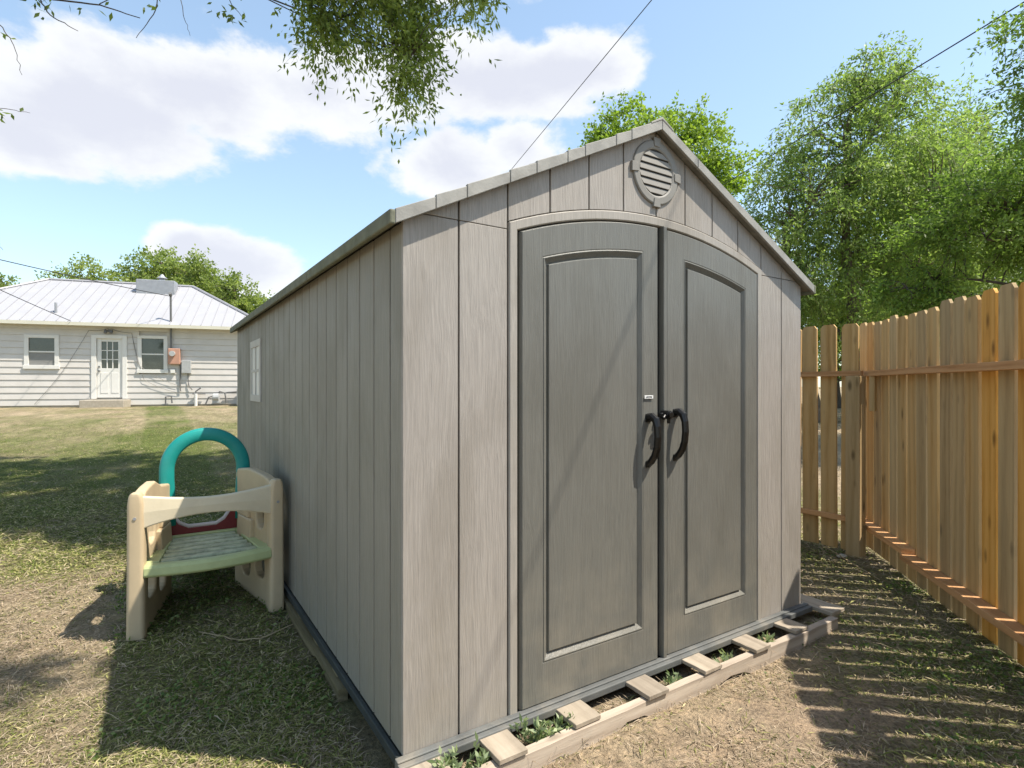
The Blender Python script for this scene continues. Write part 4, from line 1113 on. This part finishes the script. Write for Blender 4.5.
# right hand trees beyond the fence
G_R = 'trees beyond the right hand fence'
tree('willow_tree', 'tall pale willow with wispy drooping twigs directly above the fence corner', 'tree', L3(7.9, 13.0, 0.3), L3(8.0, 13.2, 6.5), 0.16,
     [(L3(8.1, 13, 6.5), (1.9, 1.9, 2.2)), (L3(6.7, 13, 4.8), (1.4, 1.5, 2.1)), (L3(9.6, 13, 5.4), (1.8, 1.6, 2.2)), (L3(8.5, 13, 8.3), (1.0, 0.9, 0.9)), (L3(7.8, 13, 3.2), (2.0, 1.4, 1.4), 0.45)],
     560, 115, 0.62, 0.105, 0.038, M['leaf_willow'], M['bark'], 31, droop=0.6, group=G_R, extra_trunks=[(L3(7.4, 13.2, 0.2), L3(6.6, 13.4, 5.0)), (L3(8.5, 13.0, 0.2), L3(9.8, 13.0, 5.2))], limb_n=16)
tree('willow_tree', 'lighter yellow-green willow whose crown fills the right of the sky behind the darker tree', 'tree', L3(12.8, 16.0, 0.4), L3(12.5, 16, 7.0), 0.2,
     [(L3(12.2, 16, 6.2), (2.6, 2.4, 2.6)), (L3(14.8, 16, 6.0), (2.2, 2.0, 2.6)), (L3(11.0, 16.5, 4.2), (1.6, 1.6, 1.6)), (L3(12.6, 16, 8.6), (1.6, 1.5, 0.9))],
     560, 115, 0.75, 0.12, 0.042, M['leaf_willow'], M['bark'], 37, droop=0.5, group=G_R, limb_n=14, vshift=0.12)
tree('box_elder', 'dark fresh-green leafy tree leaning in from the right above the fence', 'tree', L3(9.9, 9.4, 0.2), L3(9.3, 9.6, 5.0), 0.09,
     [(L3(8.1, 10.0, 4.2), (1.0, 1.0, 0.8)), (L3(9.2, 10.0, 5.0), (1.2, 1.1, 0.9)), (L3(7.6, 10.2, 3.1), (0.8, 0.8, 0.4)), (L3(9.6, 9.8, 3.9), (1.0, 1.0, 0.8)), (L3(9.1, 10.4, 2.6), (0.5, 0.6, 0.3))],
     260, 110, 0.55, 0.085, 0.038, M['leaf_green'], M['bark_dark'], 41, droop=0.25, group=G_R, limb_n=12, flat=0.6)
tree('box_elder', 'green tree spray entering at the upper right corner of the sky', 'tree', L3(10.2, 7.2, 0.1), L3(9.2, 7.6, 6.2), 0.14,
     [(L3(8.3, 8.2, 6.6), (0.75, 0.9, 1.0)), (L3(9.6, 8.2, 7.4), (1.2, 1.2, 1.0)), (L3(8.0, 8.4, 5.5), (0.45, 0.5, 0.5)), (L3(9.6, 8.0, 4.8), (0.9, 0.9, 1.0))],
     150, 110, 0.5, 0.075, 0.034, M['leaf_green'], M['bark_dark'], 43, droop=0.3, group=G_R, limb_n=8)
tree('blossom_tree', 'pale silvery tree showing through the gaps low behind the willows', 'tree', L3(11.0, 19.5, 0.6), L3(11.2, 19.5, 4.5), 0.15,
     [(L3(9.0, 19.5, 5.0), (1.6, 1.5, 1.9)), (L3(14.0, 20, 4.6), (2.4, 1.5, 1.5)), (L3(11.5, 19.5, 4.0), (2.0, 1.5, 1.6)), (L3(18.0, 20, 4.8), (2.2, 1.5, 1.5))],
     330, 60, 0.6, 0.085, 0.07, M['leaf_pale'], M['bark'], 47, droop=0.1, group=G_R, limb_n=12)
tree('ash_tree', 'dark low tree behind the fence just right of the shed corner', 'tree', L3(10.2, 17.2, 0.4), L3(10.0, 17.2, 4.0), 0.14,
     [(L3(9.8, 17, 3.2), (1.6, 1.4, 1.5)), (L3(12.6, 17.6, 2.9), (2.0, 1.4, 1.3)), (L3(16.2, 18.5, 2.9), (2.6, 1.4, 1.2))],
     230, 90, 0.7, 0.11, 0.05, M['leaf_bright'], M['bark_dark'], 53, droop=0.2, group=G_R, limb_n=9)
# bright tree behind the ridge
tree('maple_tree', 'bright lime-green tree crown rising right behind the shed ridge', 'tree', L3(5.6, 20.5, 0.66), L3(5.6, 20.5, 7.0), 0.24,
     [(L3(5.0, 20.5, 9.7), (2.1, 2.0, 2.1)), (L3(6.8, 20.5, 8.9), (1.6, 1.6, 2.4)), (L3(3.6, 20.5, 8.8), (1.3, 1.4, 1.9)), (L3(6.0, 20.5, 6.6), (2.8, 2.2, 2.2)), (L3(7.6, 20.5, 5.2), (1.6, 1.6, 2.0))],
     560, 130, 0.8, 0.13, 0.085, M['leaf_bright'], M['bark'], 61, droop=0.2, limb_n=14)
# trees behind the house
G_H = 'trees behind the white house'
def far_tree(lab, lat, fwd, ztop, w, seed, nc=260, m_='leaf_far', h=3.2):
    tree('elm_tree', lab, 'tree', L3(lat, fwd, 0.66), L3(lat+0.3, fwd, ztop-h*0.9), 0.25,
         [(L3(lat, fwd, ztop-h*0.5), (w*0.55, w*0.5, h*0.5)), (L3(lat-w*0.55, fwd, ztop-h*0.85), (w*0.45, w*0.5, h*0.5)), (L3(lat+w*0.55, fwd, ztop-h*0.8), (w*0.45, w*0.5, h*0.5)), (L3(lat, fwd, ztop-h*1.3), (w*0.9, w*0.6, h*0.6))],
         nc, 90, 0.85, 0.17, 0.11, M[m_], M['bark'], seed, droop=0.2, group=G_H, limb_n=10)
far_tree('rounded tree showing above the left end of the pale metal roof', -25.0, 33.0, 8.8, 3.4, 71)
far_tree('tallest tree behind the house, left of the rooftop cooler', -22.6, 36.0, 10.2, 3.2, 72)
far_tree('yellow-green tree directly behind the rooftop cooler', -19.6, 34.0, 9.3, 3.2, 73)
far_tree('tree stepping down behind the right hip of the pale roof', -16.9, 33.5, 7.9, 2.7, 74)
far_tree('low grey-green tree fading out beside the shed eave', -14.2, 34.0, 6.5, 2.4, 75, 150)
far_tree('small thin tree alone at the far left edge behind the house roof', -30.5, 33.0, 7.9, 1.8, 76, 90, h=2.0)

# bare twigs and a few leaves at the upper left: their own small branch of the shade tree reaches in
def sprig():
    root = thing('bare_branch', 'thin nearly leafless twigs crossing the upper left corner of the sky', 'branch', L3(-5.6, 4.6, 5.2))
    base = Vector(L3(-5.6, 4.6, 5.2)); rr = random.Random(5); mb = MB(); ends = []
    def Pp(px, py, f): return Vector(L3((px-512)/555*f, f, CAMZ+(386-py)/555*f)) - base
    def br(pts, r):
        out_ = []
        for a, b_ in zip(pts[:-1], pts[1:]):
            for i in range(6):
                v_ = a.lerp(b_, i/6); out_.append(v_+Vector((rr.uniform(-1,1),)*3)*0.006)
        out_.append(pts[-1]); mb.tube(out_, r, 5, r*0.35); return out_
    m1 = br([Pp(-90, -60, 4.6), Pp(40, -2, 4.6), Pp(100, 5, 4.6), Pp(140, 18, 4.65)], 0.010)
    br([Pp(35, -8, 4.6), Pp(50, 15, 4.5), Pp(78, 31, 4.5)], 0.007)
    br([Pp(160, -30, 4.8), Pp(156, 10, 4.8), Pp(136, 38, 4.8)], 0.006)
    br([Pp(-60, -20, 4.4), Pp(0, 24, 4.4), Pp(14, 45, 4.4), Pp(22, 75, 4.4)], 0.005)
    br([Pp(175, -30, 4.7), Pp(184, 15, 4.7), Pp(190, 36, 4.7)], 0.004)
    br([Pp(-40, 60, 4.2), Pp(0, 108, 4.2), Pp(30, 113, 4.2)], 0.004)
    br([Pp(100, 4, 4.6), Pp(118, -6, 4.6), Pp(140, -2, 4.6)], 0.004)
    br([Pp(215, -30, 4.8), Pp(232, 5, 4.8), Pp(245, 20, 4.8)], 0.005)
    br([Pp(-60, 210, 4.3), Pp(-5, 238, 4.3), Pp(3, 250, 4.3)], 0.004)
    mb.build('twigs', M['bark_dark'], root, smooth=True)
    rng = np.random.default_rng(9)
    P = []
    for (px, py, f, n, sp) in ((45, 3, 4.55, 26, 10), (3, 108, 4.2, 9, 9), (228, 10, 4.8, 22, 9), (240, 20, 4.8, 6, 5), (152, 2, 4.8, 8, 8), (100, 8, 4.6, 6, 10), (12, 36, 4.4, 3, 8)):
        for _ in range(n): P.append(tuple(Pp(px+rng.normal()*sp, py+rng.normal()*sp*0.6, f+rng.normal()*0.06)))
    P = np.array(P); axd = rng.normal(size=P.shape)*0.6; axd[:, 2] -= 0.8
    quads_np('leaves', leaf_quads(rng, P, axd, 0.062, 0.024), M['leaf_over'], root, v=rng.random(len(P))*0.5)
sprig()

# ---------------------------------------------------------------- grass, straw, clippings
def in_shed(x, y): return (x > -0.05) & (x < 2.45) & (y > -0.06) & (y < 4.4)
def scatter(rng, n, f_rng, t_rng, power=1.0):
    """points spread over the ground in front of the viewer, denser close by"""
    f = f_rng[0]*(f_rng[1]/f_rng[0])**(rng.random(n)**power); t = rng.uniform(t_rng[0], t_rng[1], n)
    lat = t*f
    return CAMX+lat*RX+f*FX, CAMY+lat*RY+f*FY, f
def blades(name, label, n, seed, Ls, Ws, mode, flat, f_rng=(1.4, 13)):
    rng = np.random.default_rng(seed)
    x, y, f = scatter(rng, n, f_rng, (-1.35, 1.35), 0.9)
    g_ = green_amount(x, y); keep = ~in_shed(x, y)
    keep &= ~((x > -0.4) & (x < 2.55) & (y > -0.18) & (y < -0.13))
    pt = fbm(x, y, 5.0, 3)
    if mode == 'clip': keep &= rng.random(n) < np.clip(g_*1.7-0.2, 0.03, 1)*(0.25+1.0*pt)
    elif mode == 'green':
        keep &= rng.random(n) < np.clip(g_*1.25-0.12, 0.02, 1)*(0.35+0.9*pt)
    else:
        bare = (x > 0.3) & (y < -0.2) & (fence_dist(x, y) > 0.7)
        keep &= rng.random(n) < np.clip(1.05-g_*0.75, 0.15, 1)*(0.3+0.9*fbm(x+9, y+4, 4.0, 3))*np.where(bare, 0.10+0.6*(fbm(x+1, y+2, 2.4, 3) > 0.52), 1.0)
    if mode == 'green': keep &= ~((x > 2.0) & (f < 8)) | (rng.random(n) < 0.35)
    if mode == 'clip': keep &= ~((x > 1.9) & (f < 8)) | (rng.random(n) < 0.45)
    x, y, f, g_ = x[keep], y[keep], f[keep], g_[keep]; n = len(x)
    z = terrain(x, y)
    sc_ = np.clip(f/3.0, 0.75, 1.6)
    L = Ls*(0.45+0.9*rng.random(n))*sc_**0.5; w = Ws*(0.6+0.8*rng.random(n))*sc_
    th = rng.uniform(0, 2*np.pi, n)
    elv = (rng.random(n)**1.5*0.35+0.03) if flat else (0.10+rng.random(n)*0.75)
    d = np.stack([np.cos(th)*np.cos(elv), np.sin(th)*np.cos(elv), np.sin(elv)], 1)
    ph = th + np.pi/2 + rng.normal(size=n)*0.35
    bvec = np.stack([np.cos(ph), np.sin(ph), rng.normal(size=n)*0.25], 1)
    P = np.stack([x, y, z-0.001+(rng.random(n)**2*0.014 if flat else 0)], 1)
    mid = P + d*(L*0.5)[:, None] + np.array([0, 0, 1])*(L*(0.06 if flat else 0.08))[:, None]
    tip = P + d*L[:, None]; tip[:, 2] -= L*(0.02 if flat else 0.10); tip[:, 2] = np.maximum(tip[:, 2], z+0.001)
    V = np.stack([P - bvec*(w*0.4)[:, None], mid + bvec*(w*0.5)[:, None], tip, mid - bvec*(w*0.5)[:, None]], 1)
    r1 = rng.random((n, 1)); r2 = rng.random((n, 1))
    if mode == 'clip':
        c = np.array([0.17, 0.19, 0.05])*(1-r1) + np.array([0.46, 0.45, 0.18])*r1
        c = np.where(r2 < 0.25, np.array([0.55, 0.48, 0.28])*(0.7+0.5*r1), c)
    elif mode == 'green':
        c = np.array([0.085, 0.13, 0.025])*(1-r1) + np.array([0.22, 0.26, 0.07])*r1
        yel = (r2 < 0.22); c = np.where(yel, np.array([0.38, 0.34, 0.16])*(0.7+0.5*r1), c)
    else:
        c = np.array([0.25, 0.19, 0.125])*(1-r1) + np.array([0.60, 0.50, 0.375])*r1
        gg = (r2 < 0.18); c = np.where(gg, np.array([0.17, 0.17, 0.07])*(0.7+0.6*r1), c)
    o = quads_np(name, V, M['blade'], None, col=c)
    o['label'] = label; o['category'] = 'grass'; o['kind'] = 'stuff'
    return o
blades('grass', 'short green lawn grass growing over the yard', 380000, 101, 0.034, 0.0046, 'green', False)
blades('dry_straw', 'dry straw and grass clippings strewn on the soil', 190000, 102, 0.055, 0.0036, 'straw', True, (1.4, 10))
blades('grass_clippings', 'loose cut green grass lying on the ground beside the shed', 190000, 103, 0.048, 0.0062, 'clip', True, (1.4, 7))
blades('long_straw', 'long stray straws lying across the yard', 5000, 105, 0.16, 0.0035, 'straw', True, (1.4, 6))
blades('wood_chips', 'small dry chips and flakes scattered over the bare soil', 90000, 104, 0.016, 0.0065, 'straw', True, (1.4, 6))
# broadleaf ground cover by the fence and in the shade
def cover(name, label, n, seed, region, L, Wd, m_):
    rng = np.random.default_rng(seed)
    x, y = region(rng, n); keep = (~in_shed(x, y)) & (fbm(x+3, y+8, 2.6, 4) > 0.50)
    x, y = x[keep], y[keep]; n = len(x)
    P = np.stack([x, y, terrain(x, y)+rng.random(n)**2*0.035], 1)
    axd = rng.normal(size=(n, 3)); axd[:, 2] = np.abs(axd[:, 2])*0.5
    V = leaf_quads(rng, P, axd, L, Wd)
    o = quads_np(name, V, m_, None, v=rng.random(n)); o['label'] = label; o['category'] = 'weeds'; o['kind'] = 'stuff'
M['leaf_cover'] = leaf_mat('leaf_cover', [(0, (0.06, 0.10, 0.025)), (0.5, (0.12, 0.18, 0.045)), (1, (0.24, 0.29, 0.11))], 0.35)
def reg_f(rng, n):
    s_ = rng.uniform(-3.5, 1.6, n); d_ = np.abs(rng.normal(size=n))*0.45+0.02
    return FA[0]+FD[0]*s_+FN[0]*d_, FA[1]+FD[1]*s_+FN[1]*d_
cover('ground_weeds', 'low broad-leaved weeds growing along the foot of the picket fence', 9000, 201, reg_f, 0.022, 0.011, M['leaf_cover'])
def reg_s(rng, n): return rng.uniform(-0.9, 0.0, n), rng.uniform(-0.5, 4.2, n)
cover('ground_clover', 'scattered small clover leaves in the shade beside the shed wall', 9000, 202, reg_s, 0.022, 0.012, M['leaf_cover'])
# weeds between the pallet boards and at the shed edge: individual plants
def weed(x, y, h, label, seed, n=70, group='weeds growing between the pallet boards'):
    rng = np.random.default_rng(seed); root = thing('weed', label, 'weed', (x, y, 0.0), 0, group); mb = MB(); Ps = []; As = []
    for s_ in range(9):
        a = rng.uniform(0, 2*np.pi); r_ = rng.uniform(0.02, 0.085); hh = h*rng.uniform(0.6, 1.0)
        top = np.array([math.cos(a)*r_*1.1, math.sin(a)*r_*0.5, hh]); mid = top*0.5; mid[2] = hh*0.6
        mb.tube([(0, 0, -0.01), tuple(mid), tuple(top)], 0.0018, 4, 0.001)
        for k_ in range(n//9):
            t = 0.35+0.65*rng.random(); Ps.append(top*t+rng.normal(size=3)*0.006); aa = rng.normal(size=3)*0.8; aa[2] = abs(aa[2])+0.2; As.append(aa)
    mb.build('stem', M['leaf_weed'], root)
    quads_np('leaves', leaf_quads(rng, np.array(Ps), np.array(As), 0.034, 0.013), M['leaf_weed'], root, v=rng.random(len(Ps)))
weed(0.15, -0.10, 0.12, 'grey-green weed nearest the shed corner, left of the first full board', 301, 110)
weed(0.235, -0.11, 0.10, 'small grey-green weed squeezed against the left side of the first full board', 305, 80)
weed(0.47, -0.10, 0.12, 'bushy grey-green weed between the first and second full pallet boards', 302, 130)
weed(0.56, -0.11, 0.10, 'weed leaning on the second full pallet board below the left door', 306, 90)
weed(1.22, -0.10, 0.075, 'small weed under the gap between the two doors', 303, 50)
weed(1.58, -0.10, 0.07, 'tiny weed below the right door, between pallet boards', 304, 40)
weed(1.93, -0.10, 0.075, 'small weed near the right end of the pallet', 307, 50)
# loose sticks
def stick(pts, r, label, seed):
    rr = random.Random(seed); mb = MB(); out_ = []
    for a, b_ in zip(pts[:-1], pts[1:]):
        for i in range(5):
            v_ = Vector(a).lerp(Vector(b_), i/5); out_.append(v_+Vector((rr.uniform(-1,1), rr.uniform(-1,1), 0))*0.006)
    out_.append(Vector(pts[-1])); mb.tube(out_, r, 5, r*0.5); o = mb.build('stick', M['twig'], None, smooth=True); tag(o, label, 'stick')
def gp(px, py, z=0.02):
    f = (CAMZ-z)*555/(py-386); return W((px-512)/555*f, f, z)
stick([gp(200, 632), gp(240, 640), gp(262, 638), (-0.06, 1.42, 0.05)], 0.005, 'long pale bent twig lying in front of the toy climber', 1)
stick([gp(822, 545), gp(850, 562), gp(880, 580)], 0.006, 'thin straight stick on the ground near the fence corner', 2)
stick([gp(905, 610), gp(880, 590)], 0.004, 'short twig lying in the fence shadow', 3)
# flat stone by the fence
bm = bmesh.new(); bmesh.ops.create_icosphere(bm, subdivisions=3, radius=1.0)
for v_ in bm.verts: v_.co = Vector((v_.co.x*0.045, v_.co.y*0.035, v_.co.z*0.014))*(1+0.15*mnoise.noise(v_.co*2))
me = bpy.data.meshes.new('stone'); bm.to_mesh(me); bm.free()
so = link('stone', me, M['stone'], smooth=True); so.location = gp(842, 556, 0.012); tag(so, 'small flat pale stone in the weeds near the fence corner', 'stone')
